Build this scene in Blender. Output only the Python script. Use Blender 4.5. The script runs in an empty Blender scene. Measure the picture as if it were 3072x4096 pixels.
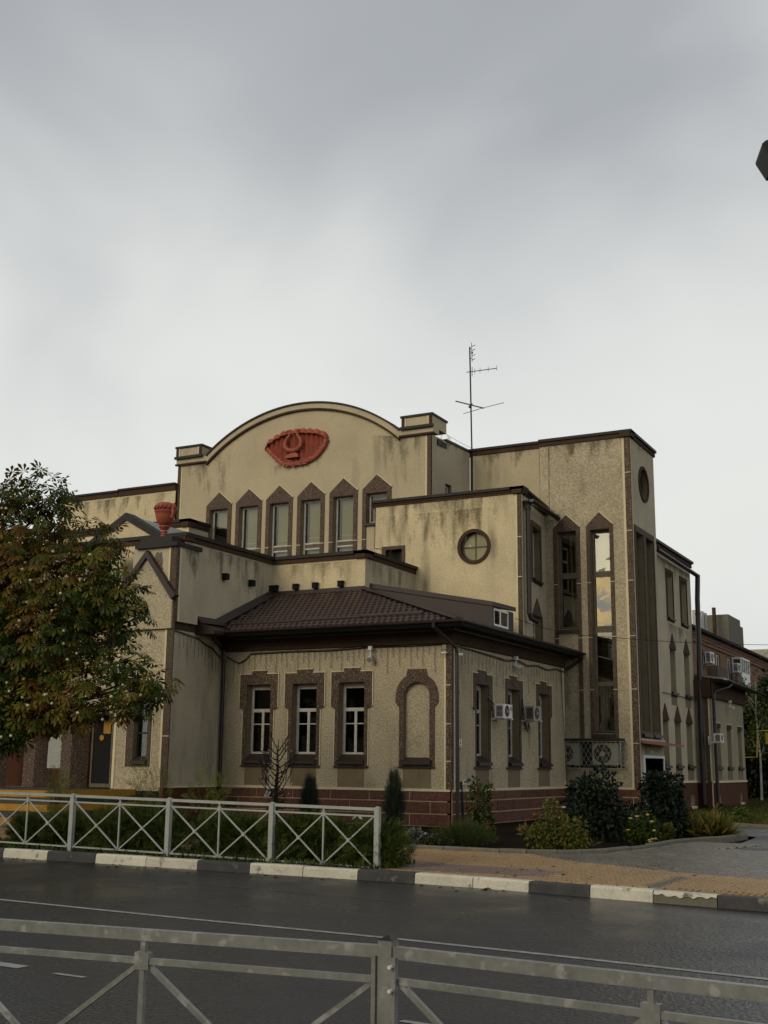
import bpy, math, random
import numpy as np
from mathutils import Vector, Matrix
from mathutils.geometry import tessellate_polygon
S = bpy.context.scene
COL = S.collection
R = math.radians
random.seed(7)
# ---------------------------------------------------------------- camera
YAW, PIT, ROL = 0.481405, 0.208755, 0.01104
fw = Vector((-math.sin(YAW)*math.cos(PIT), math.cos(YAW)*math.cos(PIT), math.sin(PIT)))
rt = Vector((math.cos(YAW), math.sin(YAW), 0))
up = rt.cross(fw)
r2 = math.cos(ROL)*rt + math.sin(ROL)*up
u2 = -math.sin(ROL)*rt + math.cos(ROL)*up
cd = bpy.data.cameras.new('camera')
cd.sensor_fit = 'HORIZONTAL'; cd.sensor_width = 36.0
cd.lens = 4794.07/3072*36.0
cd.clip_start = 0.1; cd.clip_end = 3000
cam = bpy.data.objects.new('camera', cd); COL.objects.link(cam)
cam.matrix_world = Matrix(((r2.x, u2.x, -fw.x, 0), (r2.y, u2.y, -fw.y, 0), (r2.z, u2.z, -fw.z, 1.6), (0, 0, 0, 1)))
S.camera = cam
# ---------------------------------------------------------------- sky, sun, exposure
SUN_EL = R(24)      # low sun behind the camera, veiled by cloud
sun_dir = Vector((math.cos(SUN_EL)*-0.26, math.cos(SUN_EL)*-0.9656, math.sin(SUN_EL)))
W = bpy.data.worlds.new('World'); S.world = W; W.use_nodes = True
nt = W.node_tree; nt.nodes.clear()
def wn(t, **k):
    n = nt.nodes.new(t)
    for a, b in k.items(): setattr(n, a, b)
    return n
def wl(a, b): nt.links.new(a, b)
def wmath(op, a, b=None, c=None):
    n = wn('ShaderNodeMath', operation=op)
    for i, x in enumerate((a, b, c)):
        if x is None: continue
        if isinstance(x, (int, float)): n.inputs[i].default_value = x
        else: wl(x, n.inputs[i])
    return n.outputs[0]
out = wn('ShaderNodeOutputWorld'); bg = wn('ShaderNodeBackground'); bg.inputs[1].default_value = 0.1
wl(bg.outputs[0], out.inputs[0])
tc = wn('ShaderNodeTexCoord'); sep = wn('ShaderNodeSeparateXYZ'); wl(tc.outputs['Generated'], sep.inputs[0])
sky = wn('ShaderNodeTexSky', sky_type='NISHITA'); sky.sun_disc = False
sky.sun_elevation = SUN_EL; sky.sun_rotation = math.atan2(sun_dir.x, sun_dir.y)
# cloud layer: project the direction on a flat ceiling so that clouds compress towards the horizon
zc = wmath('ADD', wmath('MAXIMUM', sep.outputs[2], 0.0), 0.30)
px = wmath('DIVIDE', sep.outputs[0], zc); py = wmath('DIVIDE', sep.outputs[1], zc)
cmb = wn('ShaderNodeCombineXYZ'); wl(px, cmb.inputs[0]); wl(py, cmb.inputs[1])
mp = wn('ShaderNodeMapping'); mp.inputs['Rotation'].default_value = (0, 0, R(38)); mp.inputs['Scale'].default_value = (1.0, 1.25, 1.5); mp.inputs['Location'].default_value = (0.35, 0.9, 0)
wl(tc.outputs['Generated'], mp.inputs[0])
nz = wn('ShaderNodeTexNoise'); nz.inputs['Scale'].default_value = 2.3; nz.inputs['Detail'].default_value = 3; nz.inputs['Roughness'].default_value = 0.52; nz.inputs['Distortion'].default_value = 0.5
wl(mp.outputs[0], nz.inputs['Vector'])
t = wmath('ADD', sep.outputs[2], wmath('MULTIPLY', wmath('SUBTRACT', nz.outputs[0], 0.5), 0.44))
cr = wn('ShaderNodeValToRGB'); e = cr.color_ramp; e.interpolation = 'B_SPLINE'
for i, (p, c) in enumerate([(0.0, (0.60, 0.62, 0.60)), (0.17, (0.76, 0.765, 0.725)), (0.31, (0.69, 0.70, 0.68)), (0.44, (0.52, 0.535, 0.54)), (0.57, (0.34, 0.36, 0.385)), (0.8, (0.35, 0.365, 0.385))]):
    el = e.elements[i] if i < 2 else e.elements.new(p)
    el.position = p; el.color = (*c, 1)
wl(t, cr.inputs[0])
# sun-lit cloud breaks low in the sky towards the sun (seen in the photo as a gold reflection in the stair window)
dt = wn('ShaderNodeVectorMath', operation='DOT_PRODUCT'); wl(tc.outputs['Generated'], dt.inputs[0]); dt.inputs[1].default_value = (-0.295, -0.945, 0.135)
gl = wn('ShaderNodeMapRange'); gl.interpolation_type = 'SMOOTHSTEP'; wl(dt.outputs['Value'], gl.inputs[0]); gl.inputs[1].default_value = 0.9984; gl.inputs[2].default_value = 0.9998
nz2 = wn('ShaderNodeTexNoise'); nz2.inputs['Scale'].default_value = 38.0; nz2.inputs['Detail'].default_value = 6; nz2.inputs['Distortion'].default_value = 1.0
mp2 = wn('ShaderNodeMapping'); mp2.inputs['Scale'].default_value = (1, 1, 2.2); wl(tc.outputs['Generated'], mp2.inputs[0]); wl(mp2.outputs[0], nz2.inputs['Vector'])
g2 = wn('ShaderNodeMapRange'); g2.interpolation_type = 'SMOOTHSTEP'; wl(nz2.outputs[0], g2.inputs[0]); g2.inputs[1].default_value = 0.40; g2.inputs[2].default_value = 0.56
gf = wmath('MULTIPLY', gl.outputs[0], g2.outputs[0])
mxg = wn('ShaderNodeMixRGB', blend_type='MIX'); wl(gf, mxg.inputs[0]); wl(cr.outputs[0], mxg.inputs[1]); mxg.inputs[2].default_value = (3.4, 2.2, 0.5, 1)
sc10 = wn('ShaderNodeVectorMath', operation='SCALE'); wl(mxg.outputs[0], sc10.inputs[0]); sc10.inputs['Scale'].default_value = 10.0
mx = wn('ShaderNodeMixRGB'); mx.inputs[0].default_value = 0.96; wl(sky.outputs[0], mx.inputs[1]); wl(sc10.outputs[0], mx.inputs[2])
wl(mx.outputs[0], bg.inputs[0])
sl = bpy.data.lights.new('sun', 'SUN'); sl.energy = 1.25; sl.angle = R(30); sl.color = (1.0, 0.88, 0.66)
so = bpy.data.objects.new('sun', sl); COL.objects.link(so); so.location = (0, 0, 40)
so.rotation_euler = (-sun_dir).to_track_quat('-Z', 'Y').to_euler()
vs = S.view_settings; S.display_settings.display_device = 'sRGB'
vs.view_transform = 'Standard'; vs.look = 'None'; vs.exposure = 0.16; vs.gamma = 1.0; vs.use_curve_mapping = False
S.render.engine = 'CYCLES'; S.cycles.max_bounces = 6; S.cycles.diffuse_bounces = 3; S.cycles.glossy_bounces = 3; S.cycles.transparent_max_bounces = 8
# ---------------------------------------------------------------- materials
MATS = {}
def mat(name, c1, c2=None, scale=3.0, rough=0.8, grain=0.0, gscale=60.0, bump=0.0, bscale=60.0, metal=0.0, spec=0.3, streak=None, speck=None, rnd=0.0, rough2=None, rscale=1.0, bdist=0.01, rust=None, transl=0.0):
    m = bpy.data.materials.new(name); m.use_nodes = True; n = m.node_tree; MATS[name] = m
    N = n.nodes; b = N['Principled BSDF']
    L = n.links.new
    co = N.new('ShaderNodeTexCoord').outputs['Object']
    def noise(s, det=4, vec=None, ro=0.55):
        q = N.new('ShaderNodeTexNoise'); q.inputs['Scale'].default_value = s; q.inputs['Detail'].default_value = det; q.inputs['Roughness'].default_value = ro
        L(vec or co, q.inputs['Vector']); return q.outputs[0]
    def rng(x, a, bb, lo=0.0, hi=1.0):
        q = N.new('ShaderNodeMapRange'); L(x, q.inputs[0])
        for i, vv in enumerate((a, bb, lo, hi)): q.inputs[i+1].default_value = vv
        return q.outputs[0]
    def mix(f, a, bb, bt='MIX'):
        q = N.new('ShaderNodeMixRGB'); q.blend_type = bt
        for i, x in enumerate((f, a, bb)):
            if isinstance(x, (int, float)): q.inputs[i].default_value = x
            elif isinstance(x, tuple): q.inputs[i].default_value = (*x, 1)
            else: L(x, q.inputs[i])
        return q.outputs[0]
    c2 = c2 or tuple(x*0.75 for x in c1)
    col = mix(rng(noise(scale), 0.3, 0.7), c1, c2)
    if grain:
        col = mix(grain, col, mix(rng(noise(gscale, 2), 0.3, 0.7), (0.25, 0.25, 0.25), (1.0, 1.0, 1.0)), 'MULTIPLY')
    if speck:
        col = mix(rng(noise(speck[1], 1, ro=0.3), 0.55, 0.68), col, speck[0])
    if streak:
        mp = N.new('ShaderNodeMapping'); mp.inputs['Scale'].default_value = (1, 1, 0.14); L(co, mp.inputs[0])
        s1 = rng(noise(streak[2], 5, mp.outputs[0]), 0.52, 0.78); s2 = rng(noise(0.45, 2), 0.42, 0.62)
        q = N.new('ShaderNodeMath'); q.operation = 'MULTIPLY'; L(s1, q.inputs[0]); L(s2, q.inputs[1])
        q2 = N.new('ShaderNodeMath'); q2.operation = 'MULTIPLY'; L(q.outputs[0], q2.inputs[0]); q2.inputs[1].default_value = streak[1]
        col = mix(q2.outputs[0], col, streak[0])
    if rust:
        col = mix(rng(noise(rust[1], 5), rust[2], rust[2]+0.1), col, rust[0])
    if rnd:
        oi = N.new('ShaderNodeObjectInfo')
        col = mix(1.0, col, mix(oi.outputs['Random'], tuple([1-rnd]*3), tuple([1+rnd]*3)), 'MULTIPLY')
    L(col, b.inputs['Base Color'])
    b.inputs['Metallic'].default_value = metal; b.inputs['Specular IOR Level'].default_value = spec
    if rough2 is not None: L(rng(noise(rscale, 4), 0.38, 0.62, rough, rough2), b.inputs['Roughness'])
    else: b.inputs['Roughness'].default_value = rough
    if bump:
        bp = N.new('ShaderNodeBump'); bp.inputs['Strength'].default_value = bump; bp.inputs['Distance'].default_value = bdist
        L(noise(bscale, 3), bp.inputs['Height']); L(bp.outputs[0], b.inputs['Normal'])
    if transl:
        tr = N.new('ShaderNodeBsdfTranslucent'); L(col, tr.inputs[0]); ms = N.new('ShaderNodeMixShader'); ms.inputs[0].default_value = transl
        o = N['Material Output']; L(b.outputs[0], ms.inputs[1]); L(tr.outputs[0], ms.inputs[2]); L(ms.outputs[0], o.inputs[0])
    return m
def glassmat(name, tint, refl=1.0, ior=1.5, warp=0.25):
    m = bpy.data.materials.new(name); m.use_nodes = True; N = m.node_tree.nodes; L = m.node_tree.links.new
    N.remove(N['Principled BSDF'])
    tr = N.new('ShaderNodeBsdfTransparent'); tr.inputs[0].default_value = (*tint, 1)
    gs = N.new('ShaderNodeBsdfGlossy'); gs.inputs['Roughness'].default_value = 0.015; gs.inputs[0].default_value = (refl, refl, refl, 1)
    co = N.new('ShaderNodeTexCoord').outputs['Object']; nz = N.new('ShaderNodeTexNoise'); nz.inputs['Scale'].default_value = 2.2; nz.inputs['Detail'].default_value = 1; L(co, nz.inputs['Vector'])
    bp = N.new('ShaderNodeBump'); bp.inputs['Strength'].default_value = warp; bp.inputs['Distance'].default_value = 0.02; L(nz.outputs[0], bp.inputs['Height']); L(bp.outputs[0], gs.inputs['Normal'])
    fr = N.new('ShaderNodeFresnel'); fr.inputs[0].default_value = ior
    ms = N.new('ShaderNodeMixShader'); L(fr.outputs[0], ms.inputs[0]); L(tr.outputs[0], ms.inputs[1]); L(gs.outputs[0], ms.inputs[2]); L(ms.outputs[0], N['Material Output'].inputs[0])
    MATS[name] = m; return m
DK = (0.055, 0.05, 0.035)
M = dict(
 stucco=mat('stucco', (0.54, 0.455, 0.305), (0.44, 0.37, 0.245), 0.9, 0.9, 0.6, 22, 1.0, 18, bdist=0.03, streak=(DK, 0.6, 3.0)),
 stucco_up=mat('stucco_up', (0.54, 0.452, 0.295), (0.44, 0.367, 0.24), 0.6, 0.9, 0.35, 40, 0.5, 35, bdist=0.02, streak=(DK, 0.7, 2.2)),
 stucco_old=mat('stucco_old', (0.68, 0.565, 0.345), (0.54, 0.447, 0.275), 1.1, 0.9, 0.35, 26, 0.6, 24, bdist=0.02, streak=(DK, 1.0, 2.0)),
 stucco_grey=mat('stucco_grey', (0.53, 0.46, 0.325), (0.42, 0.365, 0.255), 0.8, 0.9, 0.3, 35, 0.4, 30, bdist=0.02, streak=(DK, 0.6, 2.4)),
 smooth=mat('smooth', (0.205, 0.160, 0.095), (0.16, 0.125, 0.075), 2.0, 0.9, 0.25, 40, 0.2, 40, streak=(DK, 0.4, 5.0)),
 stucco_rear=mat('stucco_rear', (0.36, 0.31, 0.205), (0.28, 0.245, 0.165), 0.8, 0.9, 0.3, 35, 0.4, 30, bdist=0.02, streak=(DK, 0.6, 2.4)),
 trim=mat('trim', (0.66, 0.575, 0.37), (0.55, 0.48, 0.31), 2.0, 0.8, 0.15, 30),
 granite=mat('granite', (0.088, 0.056, 0.038), (0.063, 0.041, 0.028), 4.0, 0.85, 0.6, 40, 0.3, 40, speck=((0.22, 0.16, 0.115), 45)),
 frieze=mat('frieze', (0.082, 0.050, 0.032), (0.060, 0.038, 0.025), 2.0, 0.9, 0.5, 40, 0.2, 50, spec=0.1),
 plinth=mat('plinth', (0.118, 0.046, 0.027), (0.088, 0.036, 0.022), 3.0, 0.85, 0.5, 30, 0.2, 40, speck=((0.17, 0.095, 0.068), 40), rnd=0.14),
 plinth_paint=mat('plinth_paint', (0.100, 0.043, 0.026), (0.080, 0.035, 0.022), 1.0, 0.9, 0.2, 40, spec=0.1),
 mortar=mat('mortar', (0.46, 0.33, 0.22), (0.38, 0.28, 0.19), 3.0, 0.9),
 cap=mat('cap', (0.030, 0.024, 0.019), (0.019, 0.016, 0.014), 1.5, 0.6, 0.2, 20, spec=0.22),
 tile=mat('tile', (0.050, 0.029, 0.024), (0.037, 0.022, 0.019), 2.0, 0.4, 0.1, 30, spec=0.35, rnd=0.12),
 tilestuff=mat('tilestuff', (0.050, 0.029, 0.024), (0.037, 0.022, 0.019), 2.0, 0.4, 0.1, 30, spec=0.35),
 sheet=mat('sheet', (0.038, 0.024, 0.019), (0.029, 0.019, 0.016), 1.5, 0.5, spec=0.3),
 pipe=mat('pipe', (0.022, 0.014, 0.012), (0.016, 0.011, 0.010), 2.0, 0.4, spec=0.4),
 whitewood=mat('whitewood', (0.62, 0.58, 0.50), (0.45, 0.42, 0.36), 6.0, 0.7, 0.3, 30, rust=((0.20, 0.17, 0.13), 14.0, 0.60)),
 greywood=mat('greywood', (0.16, 0.135, 0.095), (0.10, 0.085, 0.06), 5.0, 0.8, 0.4, 40),
 pvc=mat('pvc', (0.78, 0.78, 0.76), (0.70, 0.70, 0.69), 2.0, 0.4),
 glass=glassmat('glass', (0.80, 0.82, 0.78)),
 glassdark=glassmat('glassdark', (0.40, 0.41, 0.36), 1.0, 1.42),
 glassmirror=glassmat('glassmirror', (0.75, 0.75, 0.66), 1.0, 2.3, 0.05),
 blind=mat('blind', (0.46, 0.385, 0.19), (0.38, 0.315, 0.155), 1.2, 0.9),
 blindband=mat('blindband', (0.60, 0.52, 0.30), None, 1.2, 0.9),
 curtain=mat('curtain', (0.035, 0.032, 0.026), (0.012, 0.012, 0.01), 7.0, 0.9),
 curtgreen=mat('curtgreen', (0.12, 0.11, 0.045), (0.05, 0.047, 0.025), 5.0, 0.9),
 dark=mat('dark', (0.008, 0.008, 0.007), None, 1.0, 0.9),
 red=mat('red', (0.37, 0.080, 0.042), (0.25, 0.056, 0.032), 6.0, 0.6, 0.25, 40, spec=0.4),
 brick=mat('brick', (0.30, 0.13, 0.08), (0.22, 0.10, 0.065), 8.0, 0.9, 0.3, 50, rnd=0.25),
 galv=mat('galv', (0.29, 0.29, 0.265), (0.20, 0.20, 0.185), 9.0, 0.42, 0.25, 30, metal=0.35, spec=0.5, rust=((0.36, 0.36, 0.335), 16.0, 0.56)),
 galvfar=mat('galvfar', (0.38, 0.39, 0.355), (0.30, 0.31, 0.285), 4.0, 0.5, 0.15, 30, metal=0.15),
 asphalt=mat('asphalt', (0.022, 0.020, 0.018), (0.013, 0.012, 0.011), 0.7, 0.20, 0.95, 30, 1.0, 26, spec=0.42, rough2=0.48, rscale=0.35, bdist=0.022),
 paint=mat('paint', (0.42, 0.42, 0.40), (0.22, 0.22, 0.21), 12.0, 0.7, 0.5, 60),
 faded=mat('faded', (0.10, 0.10, 0.095), (0.05, 0.05, 0.048), 9.0, 0.6, 0.5, 60),
 kerbwhite=mat('kerbwhite', (0.64, 0.60, 0.48), (0.52, 0.49, 0.39), 3.0, 0.7, 0.25, 30, 0.2, 30, rust=((0.14, 0.132, 0.11), 6.0, 0.60), rnd=0.08),
 kerbblack=mat('kerbblack', (0.055, 0.055, 0.054), (0.035, 0.035, 0.035), 4.0, 0.6, 0.3, 30, 0.2, 30, rust=((0.15, 0.145, 0.12), 5.0, 0.62)),
 concrete=mat('concrete', (0.17, 0.155, 0.115), (0.12, 0.11, 0.085), 3.0, 0.85, 0.3, 30, 0.3, 25, rust=((0.30, 0.27, 0.20), 3.5, 0.66)),
 yel1=mat('yel1', (0.35, 0.225, 0.098), (0.26, 0.165, 0.072), 0.8, 0.55, 0.35, 25, spec=0.4),
 yel2=mat('yel2', (0.31, 0.198, 0.086), (0.23, 0.145, 0.064), 0.8, 0.5, 0.35, 25, spec=0.4),
 pink1=mat('pink1', (0.185, 0.120, 0.098), (0.145, 0.094, 0.078), 0.8, 0.5, 0.35, 25, spec=0.4),
 pink2=mat('pink2', (0.21, 0.138, 0.112), None, 0.8, 0.5, 0.35, 25, spec=0.4),
 gry1=mat('gry1', (0.072, 0.066, 0.050), (0.052, 0.048, 0.037), 0.8, 0.42, 0.35, 25, spec=0.45),
 gry2=mat('gry2', (0.115, 0.104, 0.078), None, 0.8, 0.42, 0.35, 25, spec=0.45),
 joint=mat('joint', (0.19, 0.13, 0.068), None, 2.0, 0.8),
 soil=mat('soil', (0.020, 0.015, 0.010), (0.010, 0.008, 0.006), 5.0, 1.0, 0.5, 30, 0.8, 14, spec=0.03, bdist=0.05),
 earth=mat('earth', (0.055, 0.058, 0.028), (0.035, 0.036, 0.02), 0.5, 0.95, 0.3, 10),
 bark=mat('bark', (0.040, 0.030, 0.022), (0.022, 0.017, 0.013), 8.0, 0.9, 0.4, 40, 0.5, 30),
 twig=mat('twig', (0.014, 0.011, 0.009), None, 6.0, 0.8),
 white=mat('white', (0.72, 0.72, 0.69), (0.60, 0.60, 0.57), 3.0, 0.5),
 acgrey=mat('acgrey', (0.36, 0.345, 0.28), (0.28, 0.265, 0.22), 2.0, 0.55, 0.2, 20),
 black=mat('black', (0.012, 0.012, 0.012), None, 2.0, 0.5),
 canopy=mat('canopy', (0.26, 0.075, 0.04), (0.18, 0.055, 0.032), 3.0, 0.6),
 yellow=mat('yellow', (0.42, 0.215, 0.016), (0.30, 0.15, 0.014), 3.0, 0.6),
 stepgrey=mat('stepgrey', (0.060, 0.056, 0.046), (0.040, 0.038, 0.032), 2.0, 0.6, 0.3, 30),
 notice=mat('notice', (0.33, 0.33, 0.31), None, 3.0, 0.7),
 wiremesh=mat('wiremesh', (0.33, 0.32, 0.25), None, 3.0, 0.6),
 gasyellow=mat('gasyellow', (0.55, 0.40, 0.04), None, 3.0, 0.5),
)

def stainmat(name, c, amt, ax=0):
    m = bpy.data.materials.new(name); m.use_nodes = True; N = m.node_tree.nodes; L = m.node_tree.links.new; b = N['Principled BSDF']; b.inputs['Base Color'].default_value = (*c, 1); b.inputs['Roughness'].default_value = 0.95; b.inputs['Specular IOR Level'].default_value = 0.1
    tc_ = N.new('ShaderNodeTexCoord'); sp = N.new('ShaderNodeSeparateXYZ'); L(tc_.outputs['Generated'], sp.inputs[0])
    geo = N.new('ShaderNodeNewGeometry'); mp_ = N.new('ShaderNodeMapping'); mp_.inputs['Scale'].default_value = (1, 1, 0.22); L(geo.outputs['Position'], mp_.inputs[0])
    n1 = N.new('ShaderNodeTexNoise'); n1.inputs['Scale'].default_value = 3.2; n1.inputs['Detail'].default_value = 5; n1.inputs['Roughness'].default_value = 0.6; L(mp_.outputs[0], n1.inputs['Vector'])
    n2 = N.new('ShaderNodeTexNoise'); n2.inputs['Scale'].default_value = 14; n2.inputs['Detail'].default_value = 3; L(geo.outputs['Position'], n2.inputs['Vector'])
    def mt(op, a, b_, cl=False):
        q = N.new('ShaderNodeMath'); q.operation = op; q.use_clamp = cl
        for i, x in enumerate((a, b_)):
            if isinstance(x, (int, float)): q.inputs[i].default_value = x
            else: L(x, q.inputs[i])
        return q.outputs[0]
    v = mt('SUBTRACT', 1.0, sp.outputs[2]); x = mt('SUBTRACT', mt('ADD', n1.outputs[0], mt('MULTIPLY', n2.outputs[0], 0.25)), mt('ADD', 0.52, mt('MULTIPLY', v, 0.34)))
    ed = mt('MULTIPLY', mt('MINIMUM', sp.outputs[ax], mt('SUBTRACT', 1.0, sp.outputs[ax])), 5.0, True)
    a = mt('MULTIPLY', mt('MULTIPLY', mt('MULTIPLY', x, 4.0, True), ed), amt, True); L(a, b.inputs['Alpha']); MATS[name] = m; return m
for a_ in (0, 1): M['grime%d' % a_] = stainmat('grime', (0.085, 0.077, 0.052), 0.52, a_); M['damp%d' % a_] = stainmat('damp', (0.20, 0.16, 0.085), 0.5, a_)
# ---------------------------------------------------------------- mesh helpers
def worldloc(o):
    v = Vector((0, 0, 0))
    while o is not None: v += o.location; o = o.parent
    return v
def tag(o, label=None, cat=None, group=None, kind=None):
    if label: o['label'] = label
    if cat: o['category'] = cat
    if group: o['group'] = group
    if kind: o['kind'] = kind
    return o
def empty(name, loc, label=None, cat=None, group=None, kind=None, parent=None):
    o = bpy.data.objects.new(name, None); COL.objects.link(o); o.empty_display_size = 0.2
    o.location = Vector(loc) - (worldloc(parent) if parent else Vector((0, 0, 0)))
    if parent: o.parent = parent
    return tag(o, label, cat, group, kind)
def link_mesh(name, me, parent=None, loc=None):
    o = bpy.data.objects.new(name, me); COL.objects.link(o)
    if parent: o.parent = parent
    if loc is not None: o.location = loc
    return o
class MB:
    def __init__(s): s.v = []; s.f = []; s.m = []
    def poly(s, pts, mi=0):
        b = len(s.v); s.v += [tuple(p) for p in pts]; s.f.append(tuple(range(b, b+len(pts)))); s.m.append(mi)
    def hexa(s, p, mi=0):
        b = len(s.v); s.v += [tuple(q) for q in p]
        for q in ((0, 3, 2, 1), (4, 5, 6, 7), (0, 1, 5, 4), (1, 2, 6, 5), (2, 3, 7, 6), (3, 0, 4, 7)):
            s.f.append(tuple(b+i for i in q)); s.m.append(mi)
    def box(s, x0, x1, y0, y1, z0, z1, mi=0):
        s.hexa([(x0, y0, z0), (x1, y0, z0), (x1, y1, z0), (x0, y1, z0), (x0, y0, z1), (x1, y0, z1), (x1, y1, z1), (x0, y1, z1)], mi)
    def fbox(s, fr, u0, u1, v0, v1, d0, d1, mi=0):
        s.hexa([fr(u0, v0, d0), fr(u1, v0, d0), fr(u1, v0, d1), fr(u0, v0, d1), fr(u0, v1, d0), fr(u1, v1, d0), fr(u1, v1, d1), fr(u0, v1, d1)], mi)
    def bar(s, a, b, w, h=None, mi=0, upv=(0, 0, 1)):
        a = Vector(a); b = Vector(b); d = (b-a).normalized(); U = Vector(upv)
        if abs(d.dot(U)) > 0.97: U = Vector((0, 1, 0))
        x = d.cross(U).normalized(); y = x.cross(d).normalized(); h = h or w; x *= w/2; y *= h/2
        s.hexa([a-x-y, a+x-y, b+x-y, b-x-y, a-x+y, a+x+y, b+x+y, b-x+y], mi)
    def tube(s, pts, r, n=6, mi=0, cap=True):
        pts = [Vector(p) for p in pts]; k = len(pts); rr = r if isinstance(r, (list, tuple)) else [r]*k
        base = len(s.v); prev = None
        for i in range(k):
            d = (pts[min(i+1, k-1)]-pts[max(i-1, 0)]).normalized()
            if prev is None:
                U = Vector((0, 0, 1)) if abs(d.z) < 0.9 else Vector((1, 0, 0)); x = d.cross(U).normalized()
            else:
                x = (prev - d*prev.dot(d)).normalized()
            prev = x; y = d.cross(x)
            for j in range(n):
                a = 2*math.pi*j/n; s.v.append(tuple(pts[i]+x*(rr[i]*math.cos(a))+y*(rr[i]*math.sin(a))))
        for i in range(k-1):
            for j in range(n):
                j2 = (j+1) % n
                s.f.append((base+i*n+j, base+i*n+j2, base+(i+1)*n+j2, base+(i+1)*n+j)); s.m.append(mi)
        if cap:
            s.f.append(tuple(base+j for j in range(n))[::-1]); s.m.append(mi)
            s.f.append(tuple(base+(k-1)*n+j for j in range(n))); s.m.append(mi)
    def lathe(s, c, prof, n=20, mi=0):
        b = len(s.v); k = len(prof)
        for r, z in prof:
            for j in range(n):
                a = 2*math.pi*j/n; s.v.append((c[0]+r*math.cos(a), c[1]+r*math.sin(a), c[2]+z))
        for i in range(k-1):
            for j in range(n):
                j2 = (j+1) % n; s.f.append((b+i*n+j, b+i*n+j2, b+(i+1)*n+j2, b+(i+1)*n+j)); s.m.append(mi)
        s.f.append(tuple(b+j for j in range(n))[::-1]); s.m.append(mi); s.f.append(tuple(b+(k-1)*n+j for j in range(n))); s.m.append(mi)
    def prism(s, fr, poly, d0, d1, mi=0, back=True):
        loops = poly if isinstance(poly[0][0], (tuple, list)) else [poly]
        flat = [q for l in loops for q in l]
        tr = tessellate_polygon([[Vector((q[0], q[1], 0)) for q in l] for l in loops])
        for d in ((d0, d1) if back else (d0,)):
            b = len(s.v); s.v += [tuple(fr(q[0], q[1], d)) for q in flat]
            for t3 in tr: s.f.append(tuple(b+i for i in t3)); s.m.append(mi)
        for l in loops:
            for i in range(len(l)):
                a, c = l[i], l[(i+1) % len(l)]
                s.poly([fr(a[0], a[1], d0), fr(c[0], c[1], d0), fr(c[0], c[1], d1), fr(a[0], a[1], d1)], mi)
    def build(s, name, mats, parent=None, smooth=False, label=None, cat=None, group=None, kind=None):
        me = bpy.data.meshes.new(name)
        if parent is not None: off = worldloc(parent); loc = None
        else:
            A = np.array(s.v); off = Vector(((A[:, 0].min()+A[:, 0].max())/2, (A[:, 1].min()+A[:, 1].max())/2, A[:, 2].min())); loc = off
            if kind == 'structure': off = Vector((0, 0, 0)); loc = None
        me.from_pydata([(a-off[0], b-off[1], c-off[2]) for a, b, c in s.v], [], s.f)
        if not isinstance(mats, (list, tuple)): mats = [mats]
        for q in mats: me.materials.append(M[q] if isinstance(q, str) else q)
        if any(s.m): me.polygons.foreach_set('material_index', s.m)
        if smooth: me.polygons.foreach_set('use_smooth', [True]*len(me.polygons))
        me.update()
        return tag(link_mesh(name, me, parent, loc), label, cat, group, kind)
def mesh_np(name, V, F, mats, MI=None, parent=None, off=(0, 0, 0), smooth=False):
    me = bpy.data.meshes.new(name); n = len(V); k = F.shape[1]
    me.vertices.add(n); me.vertices.foreach_set('co', (V-np.array(off)).astype(np.float32).ravel())
    me.loops.add(F.size); me.loops.foreach_set('vertex_index', F.astype(np.int32).ravel())
    me.polygons.add(len(F)); me.polygons.foreach_set('loop_start', np.arange(0, F.size, k, dtype=np.int32))
    for q in mats: me.materials.append(q)
    if MI is not None: me.polygons.foreach_set('material_index', MI.astype(np.int32))
    me.update(calc_edges=True); me.validate()
    return link_mesh(name, me, parent)
def FY(c): return lambda u, v, d=0.0: (u, c+d, v)
def FX(x0, y0=0.0, s=0.0): return lambda u, v, d=0.0: (x0+s*(u-y0)-d, u, v)
def rect(u0, u1, v0, v1): return [(u0, v0), (u1, v0), (u1, v1), (u0, v1)]
def disc(cu, cv, r, n=32): return [(cu+r*math.cos(2*math.pi*i/n), cv+r*math.sin(2*math.pi*i/n)) for i in range(n)]
def wall(name, fr, outer, holes, m, parent, rev=0.3, revm=None, label=None):
    b = MB(); loops = [outer]+[h for h in holes]
    flat = [q for l in loops for q in l]
    tr = tessellate_polygon([[Vector((q[0], q[1], 0)) for q in l] for l in loops])
    b.v = [tuple(fr(q[0], q[1], 0)) for q in flat]; b.f = [tuple(t3) for t3 in tr]; b.m = [0]*len(tr)
    for i, h in enumerate(holes):
        dd = rev[i] if isinstance(rev, list) else rev
        for j in range(len(h)):
            a, c = h[j], h[(j+1) % len(h)]
            b.poly([fr(a[0], a[1], 0), fr(c[0], c[1], 0), fr(c[0], c[1], dd), fr(a[0], a[1], dd)], 1)
    return b.build(name, [m, revm or m], parent, label=label)
def window(fr, d, boxes, panes, back, parent, fm='whitewood', cm='curtain', gm='glass', th=0.05, name='window', backd=0.12):
    b = MB()
    for q in boxes: b.fbox(fr, q[0], q[1], q[2], q[3], d-th/2, d+th/2)
    w = b.build(name, fm, parent)
    for q in panes:
        p = MB(); p.fbox(fr, q[0], q[1], q[2], q[3], d-0.004, d+0.004); p.build('pane', gm, w)
    if back:
        p = MB(); p.poly([fr(back[0], back[2], d+backd), fr(back[1], back[2], d+backd), fr(back[1], back[3], d+backd), fr(back[0], back[3], d+backd)]); p.build('curtain', cm, w)
    return w
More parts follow.
